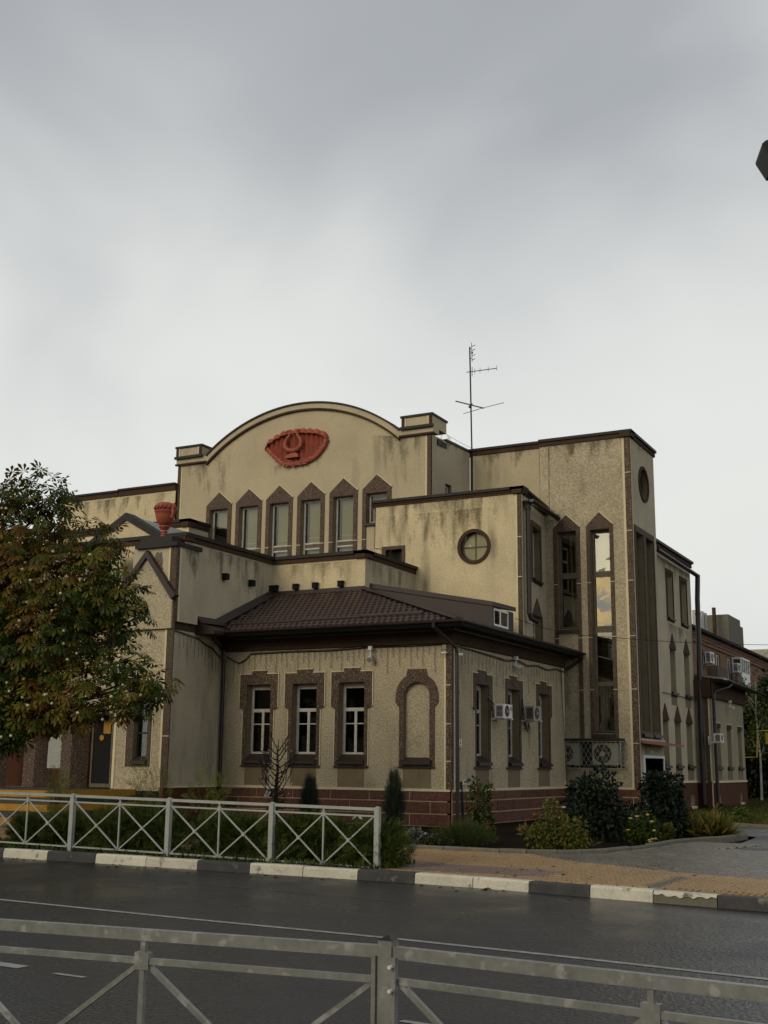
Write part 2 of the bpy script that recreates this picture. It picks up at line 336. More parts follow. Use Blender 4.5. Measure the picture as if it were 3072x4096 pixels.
def grid_window(fr, d, u0, u1, z0, z1, bar, hz, vz, parent, **k):
    """hz: list of (z, thickness) transoms, vz: list of (u, za, zb, thickness) mullions"""
    bx = [(u0, u0+bar, z0, z1), (u1-bar, u1, z0, z1), (u0+bar, u1-bar, z0, z0+bar), (u0+bar, u1-bar, z1-bar, z1)]
    zs = [z0+bar]
    for z, t in sorted(hz): bx.append((u0+bar, u1-bar, z-t/2, z+t/2)); zs += [z-t/2, z+t/2]
    zs.append(z1-bar)
    panes = []
    for i in range(0, len(zs), 2):
        cuts = [u0+bar]
        for u, za, zb, t in sorted(vz):
            if za < (zs[i]+zs[i+1])/2 < zb: bx.append((u-t/2, u+t/2, zs[i], zs[i+1])); cuts += [u-t/2, u+t/2]
        cuts.append(u1-bar)
        for j in range(0, len(cuts), 2): panes.append((cuts[j], cuts[j+1], zs[i], zs[i+1]))
    return window(fr, d, bx, panes, (u0, u1, z0, z1), parent, **k)
def sill(fr, u0, u1, z0, z1, d, proud, parent, m='sheet'):
    b = MB(); t = 0.02
    b.hexa([fr(u0, z0, -proud), fr(u1, z0, -proud), fr(u1, z1, d), fr(u0, z1, d), fr(u0, z0+t, -proud), fr(u1, z0+t, -proud), fr(u1, z1+t, d), fr(u0, z1+t, d)])
    b.fbox(fr, u0, u1, z0-0.05, z0, -proud, -proud+0.012)
    return b.build('sill', m, parent)
def cornice(fr_list, z_top, parent, cap=0.09, band=0.13, proj=0.1, m1='cap', m2='frieze', name='cornice', lower=0.0):
    """fr_list: list of (fr, u0, u1). A metal cap over a speckled band."""
    b = MB()
    for fr, u0, u1 in fr_list:
        b.fbox(fr, u0, u1, z_top-cap, z_top, -proj, 0.35, 0)
        b.fbox(fr, u0+0.004, u1-0.004, z_top-cap-band, z_top-cap, -proj*0.45, 0.3, 1)
        if lower: b.fbox(fr, u0+0.006, u1-0.006, z_top-cap-band-lower, z_top-cap-band, -proj*0.2, 0.28, 1)
    return b.build(name, [m1, m2], parent)
# ================================================================ THE THEATRE BUILDING
B = empty('theatre_building', (-16, 30, 0), 'long ochre stucco theatre building with arched gable, stair tower and tiled low annex', 'building')
fA = FY(28.0); fAs = FX(-12.65, 28.0, 0.11/8.37); fI = FY(30.42); fIs = FX(-16.49); fH = FX(-19.68)
fB = FY(34.03); fBs = FX(-16.07, 34.03, 0.18/2.72); fC = FY(33.74); fCs = FX(-12.88, 33.74, -0.33/3.01)
fT = FY(36.75); fT2 = FY(36.83); fTs = FX(-10.30); fW = FX(-10.5); fF = FX(-10.0); fFf = FY(45.17); fL = FY(33.9); fK = FY(32.85); fKs = FX(-24.75)
fP = FY(25.52); fPs = FX(-19.55)
# ---- annex: front
winc = [-18.442, -16.973, -15.52]
hole = lambda c: rect(c-0.385, c+0.385, 1.64, 3.76)
arch_in = [(-13.97, 1.68), (-13.245, 1.68)] + [(-13.607+0.3625*math.cos(a), 3.36+0.3625*math.sin(a)) for a in [math.pi*i/14 for i in range(15)]]
wall('annex_wall', fA, rect(-19.68, -12.65, 0, 5.02), [hole(c) for c in winc]+[arch_in], 'stucco', B, [0.25]*3+[0.10], 'smooth')
n = MB(); n.prism(fA, arch_in, 0.10, 0.12, back=False); n.build('blind_niche', 'stucco', B)
def sur_poly(c, hw, ho, hl, zb, zi, zt, key, zk, step=3.13):
    o = [(c-hl, zb), (c-hl, step-0.07), (c-hw, step), (c-hw, zt), (c-key, zt), (c-key, zk), (c+key, zk), (c+key, zt), (c+hw, zt), (c+hw, step), (c+hl, step-0.07), (c+hl, zb)]
    i = [(c-ho, zb+0.05), (c+ho, zb+0.05), (c+ho, zi), (c-ho, zi)]
    return [o, i]
def annex_window(fr, c, k, rec, par):
    u0, u1 = c-0.385*k, c+0.385*k
    w = grid_window(fr, rec, u0, u1, 1.87, 3.70, 0.075, [(3.06, 0.09)], [(c, 1.8, 3.0, 0.075)], par, cm='curtain', gm='glassdark')
    bb = MB()
    for s in (-1, 1): bb.fbox(fr, c+s*0.19*k-0.15*k, c+s*0.19*k+0.15*k, 2.675, 2.705, rec-0.015, rec+0.015)
    bb.fbox(fr, u0, u1, 3.70, 3.76, rec-0.03, rec+0.03)
    bb.build('glazing_bar', 'whitewood', w)
    s = MB(); s.prism(fr, sur_poly(c, 0.622*k, 0.385*k, 0.50*k, 1.575, 3.76, 4.04, 0.235*k, 4.135), -0.03, 0.0, back=False); so_ = s.build('surround', 'granite', w)
    e = MB(); hw, hk = 0.622*k, 0.235*k
    for a, b_ in ((-hw-0.02, -hk-0.02), (hk+0.02, hw+0.02)): e.fbox(fr, c+a, c+b_, 4.04, 4.062, -0.038, 0)
    e.fbox(fr, c-hk-0.02, c+hk+0.02, 4.135, 4.157, -0.038, 0)
    for a in (-hw-0.02, hw): e.fbox(fr, c+a, c+a+0.02, 3.13, 4.04, -0.038, 0)
    for a in (-0.50*k-0.02, 0.50*k): e.fbox(fr, c+a, c+a+0.02, 1.6, 3.06, -0.034, 0)
    e.build('edging', 'trim', w)
    sill(fr, u0-0.02, u1+0.02, 1.685, 1.87, rec-0.03, 0.12, w)
    l = MB(); l.fbox(fr, c-0.52*k, c+0.52*k, 1.55, 1.578, -0.06, 0); l.build('ledge', 'sheet', w)
    a = MB(); a.fbox(fr, c-0.40*k, c+0.40*k, 1.06, 1.55, -0.006, 0); a.build('apron', 'smooth', w)
    return w
for c in winc: annex_window(fA, c, 1.0, 0.25, B)
# blind arched niche surround
s = MB(); cc = -13.607
o = [(cc-0.50, 1.59), (cc-0.50, 3.08), (cc-0.61, 3.2)] + [(cc+0.61*math.cos(a), 3.36+0.60*math.sin(a)) for a in [math.pi*(1-i/24) for i in range(25)] if abs(math.cos(a)) > 0.43 or math.sin(a) < 0]
left = [q for q in o if q[0] < cc]; right = [q for q in o if q[0] > cc]
o = left + [(cc-0.26, 4.06), (cc+0.26, 4.06)] + right + [(cc+0.61, 3.2), (cc+0.50, 3.08), (cc+0.50, 1.59)]
s.prism(fA, [o, arch_in], -0.03, 0, back=False); su = s.build('niche_surround', 'granite', B)
sill(fA, -14.05, -13.18, 1.69, 1.80, 0.09, 0.14, B)
a = MB(); a.fbox(fA, cc-0.52, cc+0.52, 1.56, 1.59, -0.06, 0); a.fbox(fA, cc-0.4, cc+0.4, 1.06, 1.56, -0.006, 0, 1); a.build('apron', ['sheet', 'smooth'], B)
# ---- annex: side
wcs = [(29.94, 1.08), (32.14, 1.10), (34.51, 1.10)]
wall('annex_wall', fAs, rect(28.0, 36.36, 0, 5.02), [rect(c-0.385*k, c+0.385*k, 1.64, 3.76) for c, k in wcs], 'stucco', B, 0.26, 'smooth')
for c, k in wcs: annex_window(fAs, c, k, 0.24, B)
q = MB(); q.box(-19.6, -12.56, 36.34, 36.36, 0, 5.0); q.build('annex_wall', 'stucco', B)
# trims and corner pilaster
q = MB(); q.fbox(fA, -12.78, -12.65, 1.0, 4.68, -0.035, 0.0); q.fbox(fAs, 27.965, 28.10, 1.0, 4.68, -0.03, 0.0)
q.build('corner_pilaster', 'granite', B)
q = MB(); q.fbox(fA, -12.845, -12.782, 1.0, 4.68, -0.012, 0); q.fbox(fAs, 28.102, 28.19, 1.0, 4.68, -0.012, 0); q.fbox(fAs, 36.27, 36.36, 1.0, 4.68, -0.012, 0)
for z in (2.65, 3.62, 1.72): q.fbox(fA, -12.785, -12.648, z, z+0.02, -0.038, 0)
q.build('pale_trim', 'trim', B)
# plinth with separate blocks
PL = MB(); PL.fbox(fA, -19.68, -12.62, -0.1, 0.985, -0.02, 0.1); PL.fbox(fAs, 27.98, 36.37, -0.1, 0.985, -0.02, 0.1)
PL = PL.build('plinth', 'mortar', B)
q = MB(); q.fbox(fA, -19.66, -12.60, 0.985, 1.035, -0.055, 0.0); q.fbox(fAs, 27.945, 36.37, 0.985, 1.035, -0.05, 0.0); q.build('plinth_ledge', 'trim', B)
def blocks(fr, u0, u1, first, w, rows, par, g=0.017, m='plinth'):
    for r_, (z0, z1) in enumerate(rows):
        u = first + (w*0.5 if r_ % 2 else 0) - 12*w
        while u < u1:
            a, b_ = max(u, u0), min(u+w, u1)
            if b_-a > 0.05:
                k = MB(); k.fbox(fr, a+g, b_-g, z0+g, z1-g, -0.04+random.uniform(-0.004, 0.004), -0.01); k.build('plinth_block', m, par)
            u += w
ROWS = [(0.745, 0.985), (0.44, 0.745), (0.137, 0.44), (-0.1, 0.137)]
blocks(fA, -19.62, -12.645, -18.424, 1.157, ROWS, PL); blocks(fAs, 27.99, 36.37, 30.254, 1.18, ROWS, PL)
# frieze: coved brown band under the eaves
def cove(fr, u0, u1):
    pr = [(-0.02, 4.68), (-0.05, 4.70), (-0.055, 4.78), (-0.085, 4.88), (-0.15, 4.98), (-0.26, 5.05)]
    b = MB()
    for i in range(len(pr)-1):
        (d0, z0), (d1, z1) = pr[i], pr[i+1]
        b.poly([fr(u0+d0*0, z0, d0), fr(u1-d0, z0, d0), fr(u1-d1, z1, d1), fr(u0, z1, d1)])
    return b
b = cove(fA, -19.68, -12.65); b.build('frieze', 'frieze', B)
b = MB(); pr = [(-0.02, 4.68), (-0.05, 4.70), (-0.055, 4.78), (-0.085, 4.88), (-0.15, 4.98), (-0.26, 5.05)]
for i in range(len(pr)-1):
    (d0, z0), (d1, z1) = pr[i], pr[i+1]
    b.poly([fAs(28.0+d0, z0, d0), fAs(36.36, z0, d0), fAs(36.36, z1, d1), fAs(28.0+d1, z1, d1)])
b.poly([fAs(36.36, z, d) for d, z in pr]+[fAs(36.36, 5.05, 0), fAs(36.36, 4.68, 0)])
b.build('frieze', 'frieze', B)
# ---- annex roof
ze = 5.14; EX, EY = -12.03, 27.16
HIP0 = Vector((EX, EY, ze)); HIP1 = Vector((-16.49, 30.42, 6.60)); EYB = 36.72
RT = MB()
RT.poly([(-19.68, EY, ze), HIP0, HIP1, (-19.68, 30.42, 6.60)])
RT.poly([HIP0, (EX, EYB, ze), (-12.6, EYB, ze+0.19), (-12.6, 33.74, ze+0.19), (-16.49, 33.74, 6.60), HIP1])
RT.poly([(-19.68, 26.63, 5.42), (-19.06, 26.63, ze), (-19.06, 27.2, ze), (-19.68, 27.9, 5.44)])
ROOF = RT.build('roof', 'tilestuff', B)
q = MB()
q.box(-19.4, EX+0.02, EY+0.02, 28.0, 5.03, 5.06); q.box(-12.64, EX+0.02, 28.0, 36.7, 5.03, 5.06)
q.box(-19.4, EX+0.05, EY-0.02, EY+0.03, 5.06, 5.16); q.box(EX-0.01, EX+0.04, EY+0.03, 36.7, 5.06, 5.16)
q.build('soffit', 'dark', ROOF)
q = MB(); q.box(-19.3, EX-0.30, EY+0.33, EY+0.36, 4.965, 5.035); q.box(EX-0.33, EX-0.30, EY+0.36, 36.7, 4.965, 5.035); q.build('fascia', 'sheet', ROOF)
def gutter(p0, p1, outv, parent, r=0.065, m='sheet', close=True):
    b = MB(); p0 = Vector(p0); p1 = Vector(p1); o = Vector(outv); k = 8
    ring = lambda p, rr: [p+o*(rr*math.cos(math.pi*i/k))+Vector((0, 0, -rr*math.sin(math.pi*i/k))) for i in range(k+1)]
    A, C = ring(p0, r), ring(p1, r)
    for i in range(k): b.poly([A[i], A[i+1], C[i+1], C[i]])
    A2, C2 = ring(p0, r*0.86), ring(p1, r*0.86)
    for i in range(k): b.poly([A2[i], A2[i+1], C2[i+1], C2[i]])
    for X, Y in ((A, A2), (C, C2)):
        for i in range(k): b.poly([X[i], X[i+1], Y[i+1], Y[i]])
    b.poly(A); b.poly(C)
    return b.build('gutter', m, parent)
gutter((-19.0, EY-0.07, 5.17), (EX+0.11, EY-0.07, 5.17), (0, -1, 0), B)
gutter((EX+0.05, EY-0.07, 5.17), (EX+0.05, EYB+0.05, 5.17), (1, 0, 0), B)
# pressed tiles: front slope built tile by tile (300 as parts, the others joined)
slope = Vector((0, HIP1.y-EY, HIP1.z-ze)); SL = slope.length; sv = slope/SL; tw, th_ = 0.178, 0.25
nv = Vector((0, -sv.z, sv.y))
def tile_shape():
    v = []; f = []
    xs = [0, 0.25, 0.5, 0.75, 1.0]; hs = [0.0, 0.030, 0.040, 0.026, 0.0]
    for t_, lift in ((-0.02, 0.0), (-0.02, 0.030), (0.55, 0.014), (1.02, 0.004)):
        for x, h in zip(xs, hs): v.append((x*tw, t_*th_, (h+lift) if lift else 0.0))
    for r_ in range(3):
        for j in range(4): f.append((r_*5+j, r_*5+j+1, r_*5+j+6, r_*5+j+5))
    return v, f
tv, tf = tile_shape()
tme = bpy.data.meshes.new('roof_tile'); tme.from_pydata(tv, [], tf); tme.materials.append(M['tile']); tme.update()
tl = []
rows = int((SL-0.16)/th_)
for r_ in range(rows+1):
    t_ = 0.06+r_*th_
    xr = EX+(HIP1.x-EX)*(t_+0.12)/SL-0.10
    x = -19.58+(tw*0.5 if r_ % 2 else 0)
    while x+tw < xr:
        if x > -19.68+0.1+max(0, 0.5-t_)*0.9: tl.append((x, t_))
        x += tw
tl.sort(key=lambda q: -(q[0]+q[1]*-1.0))
mw = Matrix(((1, 0, 0, 0), (0, sv.y, nv.y, 0), (0, sv.z, nv.z, 0), (0, 0, 0, 1)))
rest = MB(); wr = worldloc(ROOF)
for i, (x, t_) in enumerate(tl):
    p = Vector((x, EY, ze))+sv*t_+nv*0.004
    if i < 300:
        o = bpy.data.objects.new('roof_tile', tme); COL.objects.link(o); o.parent = ROOF
        mm = mw.copy(); mm.translation = p-wr; o.matrix_local = mm
    else:
        bb = len(rest.v); rest.v += [tuple((mw @ Vector(q))+p) for q in tv]; rest.f += [tuple(bb+k for k in q) for q in tf]; rest.m += [0]*len(tf)
# right slope tiles (seen at a grazing angle) join the stuff
sl2 = Vector((HIP1.x-EX, 0, HIP1.z-ze)); S2 = sl2.length; s2v = sl2/S2; n2 = Vector((-s2v.z*-1, 0, 0)); n2 = Vector((sl2.z, 0, -sl2.x)).normalized()
for r_ in range(int(S2/th_)):
    t_ = 0.05+r_*th_; ya = EY+(HIP1.y-EY)*(t_+0.1)/S2+0.12; yb = 36.6 if t_ < 0.5 else (33.7 if t_ > 1.0 else 33.7)
    if 0.5 < t_: yb = 33.65
    y = ya
    while y+tw < yb:
        p = Vector((EX, y, ze))+s2v*t_+n2*0.004; bb = len(rest.v)
        rest.v += [tuple(p+Vector((0, q[0], 0))+s2v*q[1]+n2*q[2]) for q in tv]; rest.f += [tuple(bb+k for k in q) for q in tf]; rest.m += [0]*len(tf); y += tw
rest.build('roof_tiles', 'tilestuff', ROOF, kind='stuff')
# ridge cap on the hip, flashings, snow guard
q = MB(); hd = (HIP1-HIP0).normalized(); sd = Vector((-hd.y, hd.x, 0)).normalized()
for s_ in (-1, 1):
    a0 = HIP0+hd*0.12+Vector((0, 0, 0.10)); a1 = HIP1+Vector((0, 0, 0.10)); off_ = sd*s_*0.14+Vector((0, 0, -0.055))
    q.poly([a0, a1, a1+off_, a0+off_]); q.poly([a0+Vector((0, 0, -0.10)), a0, a0+off_, a0+off_+Vector((0, 0, -0.05))])
q.build('hip_cap', 'sheet', ROOF)
q = MB(); q.hexa([(-19.68, 30.40, 6.58), (-16.47, 30.40, 6.58), (-16.47, 30.30, 6.56), (-19.68, 30.30, 6.56), (-19.68, 30.41, 6.72), (-16.47, 30.41, 6.72), (-16.47, 30.36, 6.72), (-19.68, 30.36, 6.72)])
q.hexa([(-19.67, 27.2, 5.20), (-19.67, 30.42, 6.62), (-19.50, 30.42, 6.64), (-19.50, 27.2, 5.24), (-19.67, 27.2, 5.44), (-19.67, 30.42, 6.80), (-19.64, 30.42, 6.80), (-19.64, 27.2, 5.44)])
q.hexa([(-19.68, 26.60, 5.36), (-19.45, 26.60, 5.36), (-19.45, 28.1, 5.40), (-19.68, 28.1, 5.40), (-19.68, 26.60, 5.56), (-19.64, 26.60, 5.56), (-19.64, 28.1, 5.58), (-19.68, 28.1, 5.58)])
q.hexa([(-19.68, 26.60, 5.05), (-19.04, 26.60, 5.05), (-19.04, 26.64, 5.05), (-19.68, 26.64, 5.05), (-19.68, 26.60, 5.44), (-19.04, 26.60, 5.16), (-19.04, 26.64, 5.16), (-19.68, 26.64, 5.44)])
q.box(-19.68, -19.06, 26.64, 27.2, 5.05, 5.08); q.box(-19.10, -19.04, 26.64, 27.2, 5.06, 5.15)
q.build('flashing', 'sheet', ROOF)
q = MB()
for i, (xa, xb, t_) in enumerate(((-19.2, -16.9, 0.50), (-16.9, -15.15, 0.56), (-15.15, -13.35, 0.62))):
    p = lambda x, tt, h: Vector((x, EY, ze))+sv*tt+nv*h
    q.hexa([p(xa, t_, 0.03), p(xb, t_, 0.03), p(xb, t_+0.16, 0.03), p(xa, t_+0.16, 0.03), p(xa, t_, 0.075), p(xb, t_, 0.075), p(xb, t_+0.16, 0.075), p(xa, t_+0.16, 0.075)])
q.build('snow_guard', 'sheet', ROOF)
# dormer on the right slope
DO = MB(); fD = FY(30.75)
DO.prism(fD, [(-16.47, 6.50), (-12.64, 5.30), (-12.64, 6.02), (-16.47, 6.72)], 0.0, 0.05)
DOR = DO.build('dormer', 'sheet', B)
q = MB(); q.hexa([(-16.47, 30.70, 6.70), (-12.60, 30.70, 5.98), (-12.60, 32.45, 6.02), (-16.47, 32.45, 6.70), (-16.47, 30.70, 6.84), (-12.60, 30.70, 6.10), (-12.60, 32.45, 6.14), (-16.47, 32.45, 6.84)]); q.build('dormer_roof', 'sheet', DOR)
q = MB(); q.box(-12.72, -12.66, 30.80, 30.92, 5.33, 5.98); q.box(-12.72, -12.66, 32.02, 32.40, 5.33, 5.98); q.box(-12.72, -12.66, 30.92, 32.02, 5.33, 5.46); q.box(-16.4, -12.70, 32.36, 32.40, 5.2, 6.0); q.build('dormer_wall', 'sheet', DOR)
fDw = FX(-12.66)
grid_window(fDw, 0.03, 30.92, 32.02, 5.46, 5.95, 0.055, [], [(31.42, 5, 6, 0.07)], B, fm='pvc', cm='dark', gm='glassdark', name='dormer_window')
# ---- foyer block (two-storey front part) and its parapet
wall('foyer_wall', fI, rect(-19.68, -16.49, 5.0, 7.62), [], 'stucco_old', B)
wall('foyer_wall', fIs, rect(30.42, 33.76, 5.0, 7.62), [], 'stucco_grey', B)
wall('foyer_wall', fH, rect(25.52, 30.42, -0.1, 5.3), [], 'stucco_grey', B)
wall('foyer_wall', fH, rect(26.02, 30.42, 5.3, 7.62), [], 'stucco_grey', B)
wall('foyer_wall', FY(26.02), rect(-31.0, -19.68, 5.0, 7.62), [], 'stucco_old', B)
q = MB(); q.box(-31, -16.52, 30.45, 33.9, 7.50, 7.53); q.box(-31, -19.7, 26.05, 30.45, 7.50, 7.53); q.build('flat_roof', 'cap', B)
cornice([(fI, -19.60, -16.39), (fIs, 30.32, 33.74), (fH, 25.93, 30.42), (FY(26.02), -31, -19.59)], 7.78, B, 0.10, 0.13, 0.10)
q = MB(); q.fbox(fH, 25.52, 30.42, 5.10, 5.30, -0.02, 0.0); q.build('string_course', 'frieze', B)
q = MB(); q.fbox(fH, 25.6, 28.0, 0.985, 1.035, -0.05, 0); q.fbox(fH, 25.5, 28.0, -0.1, 0.985, -0.03, 0.1, 1); q.build('plinth', ['trim', 'plinth_paint'], B)
# scuppers: square downspout boxes through the wall
def scupper(fr, u, z, w=0.16, h=0.17, p=0.16):
    b = MB(); b.fbox(fr, u, u+w, z, z+h, -p, 0.05); k = b.build('scupper', 'dark', B)
    t_ = MB(); t_.fbox(fr, u-0.03, u+w+0.03, z+h, z+h+0.01, -p-0.02, 0.0); t_.build('scupper_lip', 'acgrey', k)
for u, z in ((27.76, 6.73), (29.10, 6.73), (30.22, 6.72)): scupper(fH, u, z)
for u, z in ((-19.60, 6.73), (-18.88, 6.73), (-18.20, 6.73), (-17.33, 6.73)): scupper(fI, u, z, 0.14)
# pier with cap that carries the urn
q = MB(); q.box(-21.05, -19.55, 25.52, 26.52, 5.3, 7.32); q.build('pier', 'stucco_grey', B)
q = MB(); q.box(-19.765, -19.548, 25.49, 25.53, 1.0, 7.31); q.box(-19.56, -19.535, 25.49, 25.60, 5.3, 7.31); q.build('corner_pilaster', 'granite', B)
q = MB(); q.box(-19.83, -19.768, 25.50, 25.53, 1.0, 7.31); q.box(-19.552, -19.54, 25.60, 25.68, 5.3, 7.31); q.box(-19.68, -19.66, 25.55, 25.63, 1.0, 5.1)
q.box(-19.77, -19.545, 25.485, 25.50, 2.29, 2.31); q.build('pale_trim', 'trim', B)
q = MB(); q.box(-20.92, -19.50, 25.40, 26.55, 7.31, 7.43); q.box(-20.78, -19.72, 25.45, 26.45, 7.43, 7.60); q.box(-20.68, -20.18, 25.65, 26.35, 7.60, 7.66); q.build('pier_cap', 'cap', B)
q = MB()   # patch of fallen plaster on the pier
patch = [(-20.30, 7.16), (-20.22, 7.21), (-20.16, 7.17), (-20.08, 7.20), (-20.06, 7.05), (-20.03, 6.95), (-20.06, 6.80), (-20.0, 6.72), (-20.1, 6.62), (-20.2, 6.76), (-20.33, 6.95)]
q.prism(fP, patch, -0.004, 0.0, back=False); PT = q.build('exposed_patch', 'concrete', B)
for z, a, b_ in ((6.66, -20.14, -20.03), (6.745, -20.2, -20.08), (6.83, -20.24, -20.06), (6.92, -20.28, -20.18)):
    k = MB(); k.fbox(fP, a, b_, z, z+0.065, -0.02, 0.0); k.build('brick', 'brick', PT)
# ---- entrance front (largely behind the chestnut)
wall('entrance_wall', fP, rect(-21.40, -19.68, 0.9, 5.95), [rect(-20.70, -20.25, 1.62, 3.6)], 'stucco', B, 0.2, 'smooth')
q = MB(); q.prism(FY(25.42), [(-21.4, 5.10), (-19.60, 5.10), (-19.60, 5.97), (-20.48, 7.10), (-21.4, 5.97)], 0.0, 0.12); q.build('gable', 'stucco', B)
q = MB(); q.prism(FY(25.34), [(-21.58, 5.97), (-20.48, 7.24), (-19.45, 5.97), (-19.58, 5.86), (-20.48, 7.04), (-21.45, 5.86)], 0.0, 0.2); q.build('gable_coping', 'sheet', B)
q = MB(); q.fbox(fP, -21.4, -19.68, 5.10, 5.30, -0.03, 0.0); q.build('string_course', 'frieze', B)
w = grid_window(fP, 0.15, -20.68, -20.27, 1.74, 3.58, 0.04, [(2.38, 0.05)], [], B, fm='black', cm='curtain', gm='glass')
s = MB(); s.prism(fP, [rect(-20.95, -20.13, 1.52, 3.75), rect(-20.70, -20.25, 1.62, 3.6)], -0.03, 0, back=False); s.build('surround', 'granite', w)
sill(fP, -20.72, -20.23, 1.63, 1.74, 0.12, 0.1, w)
q = MB()
for a, b_ in ((-20.98, -20.952), (-20.128, -20.10)): q.fbox(fP, a, b_, 1.5, 3.77, -0.014, 0)
q.fbox(fP, -21.39, -21.31, 0.95, 5.1, -0.014, 0); q.build('pale_trim', 'trim', w)
wall('entrance_wall', fP, [(-31, 2.9), (-21.4, 2.9), (-21.4, 7.4), (-31, 7.4)], [], 'stucco', B)
q = MB(); q.box(-31, -21.4, 25.54, 27.2, 2.86, 2.9); q.box(-31, -21.4, 27.2, 27.25, 0.9, 2.9); q.build('porch_recess', 'plinth_paint', B)
for x0, x1 in ((-23.40, -22.72), (-24.75, -23.98), (-26.4, -25.7), (-28.2, -27.4)):
    q = MB(); q.hexa([(x0, 25.75, 0.9), (x0+(x1-x0)*0.6, 25.70, 0.9), (x1, 26.1, 0.9), (x0, 26.2, 0.9), (x0, 25.75, 2.9), (x0+(x1-x0)*0.6, 25.70, 2.9), (x1, 26.1, 2.9), (x0, 26.2, 2.9)]); q.build('column', 'granite', B)
q = MB(); q.box(-21.45, -21.40, 25.5, 25.55, 0.95, 2.9); q.box(-22.55, -22.50, 26.0, 26.05, 0.95, 2.9); q.box(-22.5, -21.45, 26.0, 26.03, 0.95, 1.05)
DR = q.build('entrance_door', 'greywood', B); q = MB(); q.box(-22.5, -21.45, 26.03, 26.04, 1.05, 2.85); q.build('pane', 'dark', DR)
q = MB(); q.prism(FY(26.015), disc(-22.22, 2.27, 0.075, 20), 0, 0.008); q.prism(FY(26.015), rect(-22.17, -21.92, 2.38, 2.72), 0, 0.008); q.prism(FY(26.012), disc(-21.93, 2.70, 0.08, 20), 0, 0.004); q.build('door_sticker', 'yellow', DR)
q = MB(); q.prism(FY(26.4), [(-23.35, 7.4), (-20.9, 7.4), (-20.9, 7.80), (-22.1, 8.42), (-23.35, 7.80)], 0.0, 0.3); q.build('gable', 'stucco_old', B)
q = MB(); q.prism(FY(26.35), [(-23.45, 7.86), (-22.1, 8.62), (-20.85, 7.90), (-20.95, 7.76), (-22.1, 8.40), (-23.35, 7.72)], 0.0, 0.4)
for s_ in (-1, 1): q.hexa([(-22.1, 26.7, 8.50), (-22.1+s_*1.25, 26.7, 7.78), (-22.1+s_*1.25, 31, 7.78), (-22.1, 31, 8.50), (-22.1, 26.7, 8.57), (-22.1+s_*1.3, 26.7, 7.85), (-22.1+s_*1.3, 31, 7.85), (-22.1, 31, 8.57)], 1)
q.build('gable_coping', ['cap', 'galv'], B)
# porch deck and its yellow-edged steps
q = MB(); DECK = empty('porch_steps', (-24, 24, 0), parent=B)
for i, (e_, z) in enumerate(((0.0, 0.93), (0.45, 0.62), (0.90, 0.33))):
    q = MB(); x1, y0 = -20.55+e_*0.75, 22.35-e_; q.box(-34, x1, y0, 25.5, z-0.31, z)
    k = q.build('step', 'stepgrey', DECK); q = MB(); q.box(-34, x1+0.006, y0-0.006, y0+0.05, z-0.155, z+0.004); q.box(x1-0.05, x1+0.006, y0+0.05, 25.5, z-0.155, z+0.004); q.build('yellow_edge', 'yellow', k)
q = MB(); q.box(-23.92, -23.40, 25.80, 25.81, 1.44, 2.35); NB = q.build('notice_board', 'notice', None, label='white printed notice sheet behind the chestnut leaves in the entrance porch', cat='notice'); q = MB()
for i in range(9): q.box(-23.86, -23.46-0.1*(i % 3), 25.795, 25.80, 1.52+i*0.085, 1.545+i*0.085)
q.build('printed_line', 'acgrey', NB)
# ---- vestibule block and left wing behind
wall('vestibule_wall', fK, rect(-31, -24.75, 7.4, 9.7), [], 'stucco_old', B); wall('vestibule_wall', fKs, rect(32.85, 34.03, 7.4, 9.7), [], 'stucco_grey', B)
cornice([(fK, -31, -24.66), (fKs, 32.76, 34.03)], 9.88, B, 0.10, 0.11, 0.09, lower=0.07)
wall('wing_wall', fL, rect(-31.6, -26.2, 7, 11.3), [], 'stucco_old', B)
q = MB(); q.box(-31.6, -31.58, 33.9, 44, 0, 11.3); q.box(-31.6, -26.2, 34.0, 44, 11.2, 11.3); q.build('wing_wall', 'stucco_old', B)
cornice([(fL, -31.7, -28.82)], 11.50, B, 0.07, 0.17, 0.09); cornice([(fL, -28.80, -26.2)], 11.53, B, 0.07, 0.2, 0.10)
# ---- hall with the arched gable
xc, hw, zs, rise = -21.08, 3.87, 12.47, 1.41
Rr = (hw*hw+rise*rise)/(2*rise); zc0 = zs+rise-Rr
def arc(r_off, n_=36, x0=-24.95, x1=-17.21):
    o = []
    for i in range(n_+1):
        x = x0+(x1-x0)*i/n_; o.append((x, zc0+math.sqrt((Rr+r_off)**2-(x-xc)**2)))
    return o
wcB = [-24.345, -23.085, -21.83, -20.565, -19.30, -18.04]
opz = [7.9]*5+[9.40]
wall('hall_wall', fB, [(-26.2, 7)]+[(-16.07, 7), (-16.07, zs-0.03)]+arc(-0.03)[::-1]+[(-26.2, zs-0.03)], [rect(c-0.385, c+0.385, z, 10.41) for c, z in zip(wcB, opz)], 'stucco_up', B, 0.25, 'smooth')
wall('hall_wall', fBs, rect(34.03, 36.75, 7, 12.17), [rect(34.98, 35.40, 10.2, 10.73)], 'stucco_grey', B, 0.2, 'smooth')
q = MB(); q.box(-26.2, -16.0, 34.4, 36.7, 11.9, 12.1); q.box(-26.2, -26.15, 34.05, 50, 0, 12.1); q.build('hall_roof', 'cap', B)
q = MB(); q.fbox(fBs, 35.0, 36.75, 12.17, 12.24, -0.05, 0.3); q.build('parapet_cap', 'black', B)
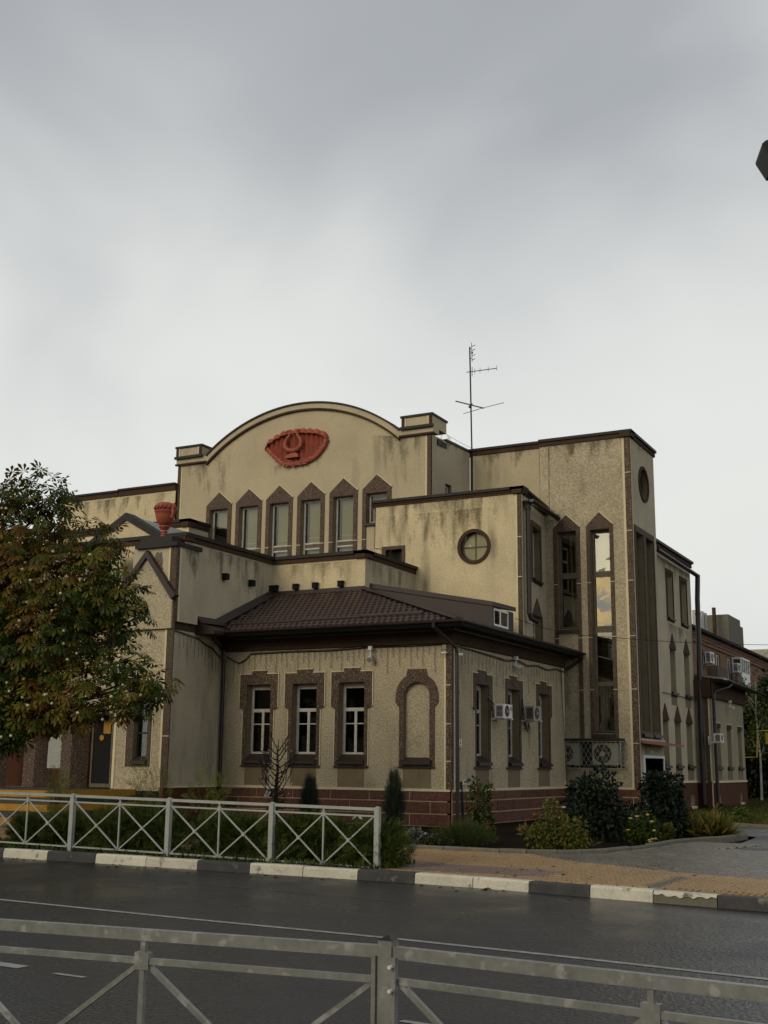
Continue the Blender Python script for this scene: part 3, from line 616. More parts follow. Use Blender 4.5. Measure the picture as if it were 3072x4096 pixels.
# parapet thickness, two mouldings that follow the curve, shoulder piers
def band(o_, off0, off1, d0, d1, b, mi=0):
    A_, C_ = arc(off0), arc(off1); F_ = lambda p, d: fB(p[0], p[1], d)
    for i in range(len(A_)-1):
        b.hexa([F_(A_[i], d0), F_(A_[i+1], d0), F_(A_[i+1], d1), F_(A_[i], d1), F_(C_[i], d0), F_(C_[i+1], d0), F_(C_[i+1], d1), F_(C_[i], d1)], mi)
q = MB(); band(0, -0.055, 0.0, -0.11, 0.45, q); q.build('arch_cap', 'cap', B)
q = MB(); band(0, -0.235, -0.056, -0.06, 0.4, q, 0); band(0, -0.30, -0.236, -0.09, 0.0, q, 1)
q.fbox(fB, -26.28, -24.95, zs-0.235, zs-0.056, -0.06, 0.4, 0); q.fbox(fB, -17.21, -15.98, zs-0.235, zs-0.056, -0.06, 0.4, 0)
q.fbox(fB, -26.31, -24.95, zs-0.30, zs-0.236, -0.10, 0.0, 1); q.fbox(fB, -17.21, -15.96, zs-0.30, zs-0.236, -0.10, 0.0, 1)
q.build('arch_moulding', ['stucco_up', 'frieze'], B)
for x0, x1, yb in ((-26.26, -25.15, 35.0), (-17.10, -16.0, 35.05)):
    q = MB(); q.box(x0, x1, 33.93, yb, zs-0.05, 12.80); k = q.build('shoulder_pier', 'stucco_up', B)
    q = MB(); q.box(x0-0.04, x1+0.04, 33.88, yb+0.04, 12.80, 12.87); q.box(x0-0.05, x1+0.05, 33.86, 33.95, zs-0.07, zs+0.02); q.build('pier_cap', 'cap', k)
    q = MB(); q.box(x0, x0+0.11, 33.90, 33.94, zs+0.02, 12.80); q.box(x1-0.10, x1, 33.90, 33.94, zs+0.02, 12.80); q.build('pier_trim', 'frieze', k)
    for a_ in (x0+0.111, x1-0.15): q = MB(); q.box(a_, a_+0.049, 33.91, 33.94, zs+0.02, 12.78); q.build('pale_trim', 'trim', k)
q = MB(); q.fbox(fB, -26.22, -26.09, 7.0, 12.17, -0.03, 0); q.fbox(fB, -16.21, -16.05, 7.0, 12.17, -0.03, 0); q.fbox(fBs, 34.0, 34.04, 7, 12.17, -0.02, 0); q.build('corner_pilaster', 'granite', B)
q = MB(); q.fbox(fB, -26.088, -26.03, 7.0, 12.17, -0.012, 0); q.fbox(fB, -16.275, -16.215, 7.0, 12.17, -0.012, 0); q.build('pale_trim', 'trim', B)
for i, (c, z0) in enumerate(zip(wcB, opz)):
    a0, a1 = c-0.375, c+0.375
    if i < 5:
        bx = [(a0, a0+0.06, z0, 10.40), (a1-0.05, a1, z0, 10.40), (a0+0.06, a1-0.05, 10.345, 10.40), (a0+0.06, a1-0.05, 8.90, 8.95), (a0+0.06, a1-0.05, 8.72, 8.77)]
        w = window(fB, 0.2, bx, [(a0+0.06, a1-0.05, 8.95, 10.345), (a0+0.06, a1-0.05, z0, 8.72)], None, B, th=0.06)
        q = MB(); q.fbox(fB, a0+0.06, a1-0.05, 8.77, 8.90, 0.18, 0.23); q.build('transom', 'greywood', w)
        q = MB(); bot = 9.78 if i == 0 else z0; q.fbox(fB, a0, a1, bot, 10.4, 0.30, 0.31); q.build('blind', 'blind', w)
        q = MB(); q.fbox(fB, a0, a0+0.16, bot, 10.4, 0.285, 0.295); q.build('blind_fold', 'curtgreen' if i == 9 else 'smooth', w)
        if i == 0: q = MB(); q.fbox(fB, a0, a1, z0, 9.78, 0.34, 0.35); q.build('curtain', 'dark', w)
        else: q = MB(); q.fbox(fB, a0, a1, 9.10, 9.16, 0.285, 0.298); q.build('blind_bar', 'blindband', w)
    else:
        w = grid_window(fB, 0.2, a0, a1, 9.42, 10.40, 0.06, [], [], B, cm='blind')
        sill(fB, c-0.45, c+0.45, 9.36, 9.42, 0.1, 0.1, w)
    s = MB(); s.prism(fB, [(c-0.535, 7.8), (c-0.535, 10.56), (c, 11.02), (c+0.535, 10.56), (c+0.535, 7.8), (c+0.385, 7.8), (c+0.385, 10.41), (c-0.385, 10.41), (c-0.385, 7.8)], -0.035, 0, back=False); s.build('surround', 'granite', w)
    e = MB(); e.bar(fB(c, 11.045, -0.03), fB(c+0.56, 10.565, -0.03), 0.03, 0.03); e.fbox(fB, c-0.54, c-0.382, 8.86, 8.88, -0.04, 0); e.fbox(fB, c+0.382, c+0.54, 8.86, 8.88, -0.04, 0); e.build('edging', 'trim', w)
grid_window(fBs, 0.15, 35.0, 35.38, 10.2, 10.7, 0.05, [], [(35.19, 10, 11, 0.04)], B, cm='dark')
# ---- box block with the round window
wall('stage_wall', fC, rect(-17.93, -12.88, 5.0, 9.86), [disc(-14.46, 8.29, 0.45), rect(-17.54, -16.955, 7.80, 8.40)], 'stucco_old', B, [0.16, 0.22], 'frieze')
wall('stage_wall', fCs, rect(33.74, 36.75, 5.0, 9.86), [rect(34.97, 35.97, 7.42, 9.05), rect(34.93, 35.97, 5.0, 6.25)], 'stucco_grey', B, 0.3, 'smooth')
q = MB(); q.box(-17.93, -13.0, 33.8, 36.7, 9.72, 9.75); q.box(-17.93, -17.90, 33.76, 36.7, 5, 9.75); q.build('flat_roof', 'cap', B)
cornice([(fC, -18.05, -12.77), (fCs, 33.63, 36.75)], 10.05, B, 0.085, 0.06, 0.11, lower=0.07)
q = MB(); q.fbox(fC, -17.56, -16.94, 7.78, 8.42, 0.21, 0.23); q.build('opening_back', 'dark', B)
s = MB(); s.prism(fC, [rect(-17.68, -16.85, 7.70, 8.51), rect(-17.54, -16.955, 7.80, 8.40)], -0.03, 0, back=False); s.build('surround', 'granite', B)
q = MB(); q.fbox(fC, -13.012, -12.878, 5.0, 9.83, -0.03, 0); q.build('corner_pilaster', 'granite', B)
q = MB(); q.fbox(fC, -13.075, -13.015, 5.0, 9.83, -0.012, 0); q.fbox(fCs, 33.745, 33.80, 5, 9.83, -0.012, 0)
for z in (8.47, 7.24): q.fbox(fC, -13.015, -12.875, z, z+0.02, -0.034, 0)
q.build('pale_trim', 'trim', B)
w = MB()
ro = disc(-14.46, 8.29, 0.44, 40); ri = disc(-14.46, 8.29, 0.41, 40)
w.prism(fC, [ro, ri], 0.10, 0.15); w.fbox(fC, -14.475, -14.445, 7.88, 8.70, 0.11, 0.14); w.fbox(fC, -14.87, -14.05, 8.275, 8.305, 0.108, 0.142)
w = w.build('round_window', 'greywood', B)
s = MB(); s.prism(fC, [disc(-14.46, 8.29, 0.555, 40), disc(-14.46, 8.29, 0.45, 40)], -0.04, 0, back=False); s.build('surround', 'frieze', w)
for sx in (-1, 1):
    for sz in (-1, 1):
        a0, a1 = sorted((-14.46+sx*0.015, -14.46+sx*0.41)); z0, z1 = sorted((8.29+sz*0.015, 8.29+sz*0.41))
        pts = [(-14.46+sx*0.015, 8.29+sz*0.015)]+[(-14.46+sx*max(0.015, 0.41*math.cos(i*math.pi/16)), 8.29+sz*max(0.015, 0.41*math.sin(i*math.pi/16))) for i in range(9)]
        k = MB(); k.poly([fC(p[0], p[1], 0.125) for p in pts]); k.build('pane', 'glass', w)
k = MB(); k.poly([fC(p[0], p[1], 0.155) for p in disc(-14.46, 8.29, 0.45, 32)]); k.build('blind', 'blind', w)
w = grid_window(fCs, 0.22, 34.97, 35.97, 7.45, 9.0, 0.08, [(8.50, 0.09)], [(35.47, 7, 8.5, 0.07)], B, cm='curtain')
s = MB(); s.prism(fCs, [rect(34.85, 36.12, 7.27, 9.23), rect(34.97, 35.97, 7.42, 9.05)], -0.03, 0, back=False); s.build('surround', 'granite', w); sill(fCs, 34.93, 36.05, 7.36, 7.46, 0.18, 0.1, w)
w = grid_window(fCs, 0.22, 34.93, 35.97, 5.0, 6.22, 0.08, [(5.7, 0.06)], [], B, cm='curtain')
s = MB(); s.prism(fCs, [(34.85, 6.25), (36.12, 6.25), (35.48, 6.82)], -0.03, 0, back=False); s.prism(fCs, rect(35.97, 36.12, 5.0, 6.249), -0.03, 0, back=False); s.build('surround', 'granite', w)
gutter((-12.55, 33.75, 9.62), (-12.75, 36.70, 9.62), (1, 0, 0), B, 0.10, 'pipe')
q = MB()
for y in (34.3, 35.4, 36.4): q.bar((-12.95, y, 9.72), (-12.55, y, 9.62), 0.03)
q.build('gutter_bracket', 'greywood', B)
q = MB(); x = -12.75; q.lathe((x, 33.95, 9.36), [(0.10, 0.0), (0.11, 0.12), (0.16, 0.24), (0.16, 0.26)], 12); q.tube([(x, 33.95, 9.4), (x, 33.95, 6.15), (x+0.02, 34.03, 6.0), (x+0.10, 34.35, 5.94)], 0.075, 10)
for z in (8.7, 8.15, 7.6, 6.8): q.lathe((x, 33.95, z), [(0.085, 0), (0.085, 0.04)], 12)
q.build('downpipe', 'pipe', B)
# ---- stair tower
w1, w2 = -12.477, -11.365
wall('tower_wall', fT, [(-13.37, 0), (-10.30, 0), (-10.30, 12.1), (-13.37, 12.1)], [rect(w1-0.33, w1+0.33, 5.96, 9.14), rect(w2-0.325, w2+0.325, 2.66, 9.12)], 'stucco', B, 0.3, 'smooth')
wall('tower_wall', fT2, rect(-15.89, -13.37, 5.5, 12.1), [], 'stucco_up', B); q = MB(); q.fbox(fT, -13.372, -13.36, 5.5, 12.1, 0, 0.08); q.build('tower_wall', 'stucco_up', B)
wall('tower_wall', fTs, rect(36.75, 39.66, 0, 12.1), [disc(38.27, 10.82, 0.50), rect(37.05, 37.98, 2.75, 9.04), rect(38.26, 39.20, 2.75, 9.04), rect(37.25, 39.48, 0.3, 1.95)], 'stucco_grey', B, [0.3, 0.3, 0.3, 0.6], ['smooth'][0])
q = MB(); q.box(-15.8, -10.35, 36.9, 39.6, 12.0, 12.05); q.box(-15.8, -10.32, 39.62, 39.66, 0, 12.1); q.build('tower_roof', 'cap', B)
cornice([(fT2, -16.0, -13.37)], 12.30, B, 0.08, 0.15, 0.10); cornice([(fT, -13.37, -10.20), (fTs, 36.64, 39.76)], 12.32, B, 0.09, 0.14, 0.10)
q = MB(); q.fbox(fT, -10.475, -10.298, 1.0, 12.09, -0.03, 0); q.fbox(fTs, 36.72, 36.74, 1.0, 12.09, -0.03, 0); q.fbox(fT2, -15.90, -15.80, 7, 12.09, -0.03, 0); q.build('corner_pilaster', 'granite', B)
q = MB(); q.fbox(fT, -10.55, -10.478, 1.0, 12.08, -0.012, 0); q.fbox(fTs, 36.76, 36.86, 1.0, 12.08, -0.012, 0); q.fbox(fT2, -15.80, -15.74, 7, 12.08, -0.012, 0)
for z in (10.9, 9.0, 7.4, 5.65, 4.0, 2.35): q.fbox(fT, -10.478, -10.295, z, z+0.02, -0.034, 0)
q.fbox(fT, -12.5, -10.478, 0.985, 1.03, -0.03, 0); q.build('pale_trim', 'trim', B)
q = MB(); q.fbox(fT, -12.6, -10.27, -0.1, 0.985, -0.02, 0.1); TP = q.build('plinth', 'mortar', B)
blocks(fT, -12.6, -10.27, -11.1, 1.157, ROWS, TP)
q = MB(); q.fbox(fTs, 36.73, 39.7, -0.1, 0.985, -0.03, 0.05); q.build('plinth', 'plinth_paint', B)
def tower_win(fr, c, ho, z0, z1, trans, hs, apex, legs, cm, fm='greywood', gm='glass'):
    a0, a1 = c-ho, c+ho
    w = grid_window(fr, 0.25, a0, a1, z0, z1, 0.07, trans, [], B, fm=fm, cm=cm, gm=gm, th=0.08, backd=0.35)
    s = MB(); s.prism(fr, [(c-hs, legs), (c-hs, apex-0.43), (c, apex), (c+hs, apex-0.43), (c+hs, legs), (c+ho, legs), (c+ho, z1+0.02), (c-ho, z1+0.02), (c-ho, legs)], -0.035, 0, back=False); s.build('surround', 'granite', w)
    e = MB(); e.bar(fr(c, apex+0.02, -0.03), fr(c+hs+0.02, apex-0.43, -0.03), 0.03, 0.03)
    for z in (7.40, 5.65, 4.0):
        if z > legs: e.fbox(fr, c-hs-0.005, c-ho+0.004, z, z+0.018, -0.04, 0); e.fbox(fr, c+ho-0.004, c+hs+0.005, z, z+0.018, -0.04, 0)
    e.build('edging', 'trim', w)
    sill(fr, a0-0.02, a1+0.02, z0-0.10, z0+0.02, 0.2, 0.14, w)
    return w
w = tower_win(fT, w1, 0.325, 5.98, 9.13, [(7.71, 0.20)], 0.452, 9.69, 2.5, 'curtgreen', gm='glassmirror')
q = MB(); q.hexa([fT(w1+0.02, 6.05, 0.36), fT(w1+0.09, 6.05, 0.36), fT(w1+0.10, 6.05, 0.38), fT(w1+0.03, 6.05, 0.38), fT(w1-0.02, 9.08, 0.36), fT(w1+0.04, 9.08, 0.36), fT(w1+0.05, 9.08, 0.38), fT(w1-0.01, 9.08, 0.38)]); q.build('curtain_edge', 'blindband', w)
w = tower_win(fT, w2, 0.322, 2.68, 9.11, [(7.70, 0.18), (5.93, 0.20), (4.20, 0.14)], 0.443, 9.69, 2.5, 'curtgreen', gm='glassmirror')
for k in w.children:
    if k.name.startswith('pane') and max((k.matrix_local @ v.co).z for v in k.data.vertices) > 8.5: k.data.materials[0] = M['glass']
q = MB(); q.fbox(fT, w2-0.32, w2+0.32, 7.8, 9.1, 0.40, 0.41); q.build('blind', 'blind', w)
w = MB(); w.prism(fTs, [disc(38.27, 10.82, 0.49, 36), disc(38.27, 10.82, 0.45, 36)], 0.14, 0.2); w.fbox(fTs, 38.25, 38.29, 10.38, 11.26, 0.15, 0.19); w = w.build('round_window', 'greywood', B)
s = MB(); s.prism(fTs, [disc(38.27, 10.82, 0.61, 40), disc(38.27, 10.82, 0.50, 40)], -0.04, 0, back=False); s.build('surround', 'frieze', w)
k = MB(); k.poly([fTs(p[0], p[1], 0.16) for p in disc(38.27, 10.82, 0.45, 32)]); k.build('pane', 'glassdark', w); k = MB(); k.poly([fTs(p[0], p[1], 0.26) for p in disc(38.27, 10.82, 0.5, 32)]); k.build('curtain', 'dark', w)
for a0, a1 in ((37.05, 37.98), (38.26, 39.20)):
    w = grid_window(fTs, 0.25, a0, a1, 2.77, 9.02, 0.09, [(7.55, 0.18), (5.88, 0.18), (4.2, 0.16)], [], B, fm='greywood', cm='curtgreen', gm='glass', th=0.08)
    sill(fTs, a0-0.02, a1+0.06, 2.62, 2.80, 0.2, 0.12, w)
s = MB(); s.prism(fTs, [rect(36.95, 39.30, 2.52, 9.24), rect(37.05, 37.98, 2.75, 9.04), rect(38.26, 39.20, 2.75, 9.04)], -0.03, 0, back=False); s.build('surround', 'granite', B)
q = MB(); q.hexa([(-10.3, 36.90, 2.38), (-9.62, 36.95, 2.30), (-9.62, 39.6, 2.30), (-10.3, 39.75, 2.38), (-10.3, 36.90, 2.45), (-9.62, 36.95, 2.36), (-9.62, 39.6, 2.36), (-10.3, 39.75, 2.45)]); q.build('door_canopy', 'canopy', B)
q = MB(); q.fbox(fTs, 36.92, 39.78, 2.45, 2.53, -0.03, 0); q.build('canopy_flashing', 'galv', B)
s = MB(); s.prism(fTs, [[(37.15, 0.3), (37.15, 2.01), (39.58, 2.01), (39.58, 0.3), (39.48, 0.3), (39.48, 1.93), (37.25, 1.93), (37.25, 0.3)]], -0.04, 0.55, back=False); DF = s.build('side_door', 'pvc', B)
k = MB(); k.fbox(fTs, 37.25, 37.5, 0.3, 1.93, 0.5, 0.52); k.fbox(fTs, 37.85, 38.5, 0.3, 1.93, 0.5, 0.52, 1); k.fbox(fTs, 37.5, 37.85, 0.3, 1.93, 0.45, 0.47, 2); k.fbox(fTs, 38.5, 39.48, 0.3, 1.93, 0.5, 0.52, 0); k.build('door_leaf', ['dark', 'greywood', 'pvc'], DF)
k = MB(); k.lathe((-10.2, 37.75, 2.07), [(0.02, 0), (0.05, 0.03), (0.05, 0.07), (0.02, 0.10)], 12); k.build('door_lamp', 'white', DF)
# ---- rear wing
ru = [(41.49, 42.53, 41.65, 42.42), (43.47, 44.57, 43.63, 44.45)]
holes = [rect(c, d, 6.82, 8.37) for a, b_, c, d in ru]+[rect(41.72, 42.46, 4.22, 5.72), rect(43.72, 44.50, 4.22, 5.72)]+[rect(40.35, 41.15, 1.72, 3.22), rect(42.02, 42.83, 1.72, 3.22), rect(43.67, 44.52, 1.72, 3.22)]+[rect(43.78, 44.45, 0.36, 0.75)]
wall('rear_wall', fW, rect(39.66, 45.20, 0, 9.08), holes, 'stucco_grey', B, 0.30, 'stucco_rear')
cornice([(fW, 39.66, 45.30)], 9.31, B, 0.09, 0.15, 0.14)
q = MB(); q.box(-15.8, -10.55, 39.66, 45.2, 9.0, 9.04); q.box(-15.8, -10.5, 45.16, 45.2, 4, 9.04); q.build('flat_roof', 'cap', B)
gutter((-10.30, 39.7, 8.90), (-10.30, 45.6, 8.84), (1, 0, 0), B, 0.10, 'pipe')
for (c, d, z0, z1) in [(a[2], a[3], 6.82, 8.37) for a in ru]+[(41.72, 42.46, 4.22, 5.72), (43.72, 44.5, 4.22, 5.72), (40.35, 41.15, 1.72, 3.22), (42.02, 42.83, 1.72, 3.22), (43.67, 44.52, 1.72, 3.22)]:
    w = grid_window(fW, 0.24, c, d, z0+0.06, z1-0.02, 0.07, [(z1-0.5, 0.06)], [], B, cm='curtain')
    sill(fW, c-0.03, d+0.05, z0-0.04, z0+0.06, 0.2, 0.09, w, 'greywood' if z0 > 6 else 'sheet')
    s = MB(); m_ = (c+d)/2; h = (d-c)/2+0.10
    if z0 > 6: s.prism(fW, [rect(m_-h-0.05, m_+h, z0-0.14, z1+0.16), rect(c, d, z0, z1)], -0.025, 0, back=False)
    else:
        s.prism(fW, [(m_-h, z1), (m_+h, z1), (m_, z1+0.56)], -0.025, 0, back=False)
        a = MB(); a.fbox(fW, c-0.05, d+0.05, z0-0.16, z0-0.05, -0.02, 0); a.build('ledge', 'frieze', w); a = MB(); a.fbox(fW, c-0.02, d+0.02, z0-0.72 if z0 < 3 else z0-0.45, z0-0.161, -0.006, 0); a.build('apron', 'smooth', w)
    s.build('surround', ['frieze', 'smooth'], w)
w = grid_window(fW, 0.2, 43.78, 44.45, 0.36, 0.75, 0.05, [], [(44.1, 0, 1, 0.04)], B, cm='dark'); sill(fW, 43.75, 44.5, 0.28, 0.36, 0.1, 0.08, w, 'trim')
q = MB(); q.fbox(fW, 39.66, 45.2, 1.13, 1.21, -0.03, 0); q.build('plinth_ledge', 'trim', B)
wall('plinth_face', FX(-10.475), rect(39.66, 45.2, -0.1, 1.13), [rect(43.78, 44.45, 0.36, 0.75)], 'plinth_paint', B, 0.025, 'plinth_paint')
q = MB(); q.fbox(fW, 39.67, 39.85, 1.2, 8.7, -0.03, 0); q.build('corner_pilaster', 'frieze', B)
def downpipe(pts, r, rings, m='pipe'):
    q = MB(); q.tube(pts, r, 10)
    for p in rings: q.lathe(p, [(r*1.18, 0), (r*1.18, 0.05)], 12)
    return q.build('downpipe', m, B)
downpipe([(-10.28, 45.5, 8.78), (-10.28, 45.42, 8.4), (-10.28, 45.3, 7.9), (-10.28, 45.0, 3.0), (-10.28, 45.0, 0.42), (-10.2, 44.95, 0.30), (-10.05, 44.8, 0.20)], 0.095, [(-10.28, 45.27, z) for z in (7.3, 6.2)]+[(-10.28, 45.0, z) for z in (2.4, 1.2)])
# ---- rear annex
fo = [(45.97, 46.87), (47.93, 48.84), (49.93, 50.86)]
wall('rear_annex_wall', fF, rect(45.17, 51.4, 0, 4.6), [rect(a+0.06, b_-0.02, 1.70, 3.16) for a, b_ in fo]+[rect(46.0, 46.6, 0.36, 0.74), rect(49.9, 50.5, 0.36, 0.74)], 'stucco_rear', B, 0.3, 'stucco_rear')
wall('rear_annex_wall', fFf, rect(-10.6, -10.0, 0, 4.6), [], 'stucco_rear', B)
for a, b_ in fo:
    w = grid_window(fF, 0.24, a+0.06, b_-0.02, 1.76, 3.14, 0.06, [(2.6, 0.05)], [], B, cm='curtain', gm='glassdark'); sill(fF, a+0.03, b_+0.03, 1.66, 1.76, 0.2, 0.08, w)
    s = MB(); s.prism(fF, rect(a-0.02, b_+0.04, 3.16, 3.31), -0.025, 0); s.build('lintel', 'frieze', w); s = MB(); s.fbox(fF, a-0.02, b_+0.03, 1.57, 1.65, -0.02, 0); s.build('ledge', 'frieze', w); s = MB(); s.fbox(fF, a+0.02, b_-0.02, 1.22, 1.569, -0.006, 0); s.build('apron', 'smooth', w)
    e = MB(); e.fbox(fF, a-0.05, b_+0.07, 3.31, 3.335, -0.03, 0); e.fbox(fF, a-0.05, a-0.022, 1.7, 3.31, -0.03, 0); e.build('edging', 'trim', w)
for a, b_ in ((46.0, 46.6), (49.9, 50.5)): w = grid_window(fF, 0.2, a, b_, 0.36, 0.74, 0.05, [], [], B, cm='dark'); sill(fF, a-0.03, b_+0.05, 0.29, 0.36, 0.1, 0.08, w, 'trim')
wall('plinth_face', FX(-9.975), rect(45.15, 51.42, -0.1, 1.12), [rect(46.0, 46.6, 0.36, 0.74), rect(49.9, 50.5, 0.36, 0.74)], 'plinth_paint', B, 0.025, 'plinth_paint')
q = MB(); q.box(-10.6, -9.975, 45.15, 45.16, -0.1, 1.12); q.build('plinth_face', 'plinth_paint', B)
q = MB(); q.fbox(fF, 45.13, 51.42, 1.12, 1.19, -0.05, 0); q.fbox(fFf, -10.6, -10.17, 1.12, 1.19, -0.03, 0); q.box(-10.005, -9.965, 45.135, 45.15, 0.05, 1.1); q.build('plinth_ledge', 'trim', B)
q = MB(); q.fbox(fFf, -10.17, -10.03, 1.12, 4.2, -0.03, 0); q.build('corner_pilaster', 'granite', B)
q = MB(); q.fbox(fFf, -10.03, -9.99, 1.2, 4.2, -0.02, 0); q.build('pale_trim', 'trim', B)
q = MB(); q.fbox(fF, 45.0, 51.5, 4.2, 4.85, -0.12, 0.0); q.fbox(fFf, -10.6, -9.88, 4.2, 4.85, -0.16, 0.0); q.build('frieze', 'frieze', B)
q = MB(); q.hexa([(-9.45, 45.3, 4.86), (-9.45, 53.3, 4.72), (-13.5, 51.6, 5.32), (-13.5, 45.3, 5.42), (-9.45, 45.3, 4.93), (-9.45, 53.3, 4.79), (-13.5, 51.6, 5.39), (-13.5, 45.3, 5.49)]); q.build('metal_roof', 'galv', B)
gutter((-9.40, 45.6, 4.86), (-9.40, 53.3, 4.74), (1, 0, 0), B, 0.08, 'pipe')
downpipe([(-9.40, 46.6, 4.80), (-9.5, 46.2, 4.62), (-9.85, 45.6, 4.45), (-9.88, 45.45, 4.3), (-9.88, 45.45, 0.5), (-9.8, 45.4, 0.36), (-9.62, 45.25, 0.30)], 0.06, [(-9.88, 45.45, z) for z in (3.4, 2.2, 1.1)])
# annex downpipes
downpipe([(-12.70, 27.04, 5.12), (-12.70, 27.04, 5.02), (-12.56, 27.45, 4.78), (-12.42, 27.78, 4.55), (-12.41, 27.83, 4.4), (-12.41, 27.86, 0.25), (-12.38, 27.75, 0.12)], 0.048, [(-12.41, 27.85, z) for z in (3.4, 2.0, 0.8)])
downpipe([(-19.45, 27.05, 5.1), (-19.47, 27.4, 4.98), (-19.57, 27.84, 4.75), (-19.57, 27.86, 4.4), (-19.57, 27.88, 0.35), (-19.5, 27.75, 0.2)], 0.052, [(-19.57, 27.87, z) for z in (4.4, 2.6, 1.2)])
downpipe([(-12.0, 36.62, 5.1), (-12.02, 36.62, 4.97), (-12.2, 36.6, 4.86), (-12.52, 36.5, 4.64), (-12.60, 36.44, 4.52), (-12.60, 36.42, 0.4)], 0.05, [])

def stain(fr, poly, m, d=-0.004):
    q = MB(); tr = tessellate_polygon([[Vector((p[0], p[1], 0)) for p in poly]]); q.v = [tuple(fr(p[0], p[1], d)) for p in poly]; q.f = [tuple(t3) for t3 in tr]; q.m = [0]*len(tr); xs_ = [p[0] for p in q.v]; q.build('stain', m+('0' if max(xs_)-min(xs_) > 0.2 and abs(q.v[0][1]-q.v[1][1]) < 0.01 else '1'), B)
stain(fPs, [(25.72, 7.3), (26.52, 7.3), (26.52, 5.6), (25.95, 5.6)], 'grime'); stain(fPs, [(25.85, 7.3), (26.5, 7.3), (26.45, 6.0), (26.15, 6.0)], 'damp', -0.007)
stain(fC, [(-17.9, 9.83), (-13.1, 9.83), (-13.1, 8.6), (-17.9, 8.6)], 'grime'); stain(fC, [(-15.48, 9.83), (-15.15, 9.83), (-15.24, 8.75), (-15.32, 8.75)], 'damp', -0.007); stain(fC, [(-17.9, 9.5), (-13.6, 9.5), (-13.6, 6.2), (-17.9, 6.2)], 'damp', -0.010)
stain(fT, [(-13.3, 12.08), (-10.6, 12.08), (-10.6, 10.9), (-13.3, 10.9)], 'grime'); stain(fT, [(-12.35, 12.08), (-12.1, 12.08), (-12.17, 11.3), (-12.22, 11.25)], 'damp', -0.007); stain(fT2, [(-15.7, 12.08), (-13.4, 12.08), (-13.4, 11.2), (-15.7, 11.2)], 'grime')
stain(fB, [(-26.0, 12.1), (-23.9, 12.6), (-23.9, 9.4), (-26.0, 9.4)], 'grime'); stain(fB, [(-18.3, 12.4), (-16.3, 12.1), (-16.3, 9.6), (-18.3, 9.6)], 'grime'); stain(fB, [(-22.3, 11.75), (-20.2, 11.75), (-20.2, 11.1), (-22.3, 11.1)], 'grime')
stain(fH, [(26.6, 7.5), (30.38, 7.5), (30.38, 5.9), (26.6, 5.5)], 'grime'); stain(fI, [(-19.6, 7.5), (-16.6, 7.5), (-16.6, 6.2), (-19.6, 6.2)], 'damp'); stain(fIs, [(30.5, 7.5), (33.7, 7.5), (33.7, 6.0), (30.5, 6.0)], 'grime'); stain(fH, [(27.76, 6.7), (28.1, 6.7), (28.02, 5.6), (27.84, 5.6)], 'damp', -0.008)
stain(fL, [(-31, 11.2), (-26.3, 11.2), (-26.3, 9.5), (-31, 9.5)], 'grime'); stain(fBs, [(34.2, 12.6), (36.7, 12.1), (36.7, 10.8), (34.2, 10.8)], 'grime'); stain(fTs, [(37.4, 12.08), (38.6, 12.08), (38.6, 11.2), (37.4, 11.2)], 'grime')
stain(fW, [(39.9, 8.8), (45.1, 8.8), (45.1, 7.6), (39.9, 7.6)], 'grime'); stain(fW, [(41.2, 6.6), (45.0, 6.6), (45.0, 5.2), (41.2, 5.2)], 'grime'); stain(fAs, [(32.9, 2.8), (33.5, 2.8), (33.4, 1.3), (33.0, 1.3)], 'grime', -0.008); stain(fH, [(27.0, 4.9), (29, 4.9), (29, 1.1), (27.0, 1.1)], 'damp')
# ================================================================ GROUND, ROAD, PAVEMENT
def sheet(name, pts, z, m, kind='structure'):
    b = MB(); tr = tessellate_polygon([[Vector((p[0], p[1], 0)) for p in pts]]); b.v = [(p[0], p[1], z) for p in pts]; b.f = [tuple(t3) for t3 in tr]; b.m = [0]*len(tr)
    return b.build(name, m, None, kind=kind)
sheet('ground', [(-700, -700), (700, -700), (700, 900), (-700, 900)], 0.0, 'earth')
KL = [(-80, 19.5), (-30, 16.0), (-15.1, 15.40), (-14.11, 15.37), (-13.09, 15.35), (-12.06, 15.31), (-11.07, 15.28), (-10.1, 15.23), (-9.2, 15.24), (-8.30, 15.22), (-7.41, 15.20), (-6.51, 15.10), (-5.68, 14.97), (-4.82, 14.80), (-4.0, 14.66), (-3.22, 14.53), (-2.4, 14.40), (-1.5, 14.22), (-0.5, 14.0), (4, 13.0), (12, 11), (40, 2), (90, -20)]
ky = lambda x: float(np.interp(x, [p[0] for p in KL], [p[1] for p in KL]))
NL = [(-80, 10.0), (-30, 6.2), (-4, 4.5), (0, 4.4), (6, 3.2), (40, -8), (90, -32)]
sheet('road', KL+NL[::-1], 0.05, 'asphalt')
sheet('near_pavement', NL+[(90, -80), (-80, -80)], 0.045, 'stepgrey')
KERB = empty('kerb', (-8, 15.3, 0.05), kind='structure')
def kerbstone(a, b_, m, par, z0=0.0, z1=0.185, wd=0.16, g=0.006, chip=0.0, label=None):
    a = Vector((a[0], a[1], 0)); b_ = Vector((b_[0], b_[1], 0)); d = (b_-a).normalized(); n_ = Vector((-d.y, d.x, 0)); a2 = a+d*g; b2 = b_-d*g; up_ = Vector((0, 0, 1))
    prof = [(0, z0), (-0.012, z0), (0.0, z1-0.025), (0.02, z1), (wd, z1), (wd, z0)]
    q = MB(); A_ = [a2+n_*p[0]+up_*p[1] for p in prof[1:]]; C_ = [b2+n_*p[0]+up_*p[1] for p in prof[1:]]
    k = len(A_)
    for i in range(k): q.poly([A_[i], C_[i], C_[(i+1) % k], A_[(i+1) % k]])
    q.poly(A_[::-1]); q.poly(C_)
    return q.build('kerb_stone', m, par, label=label)
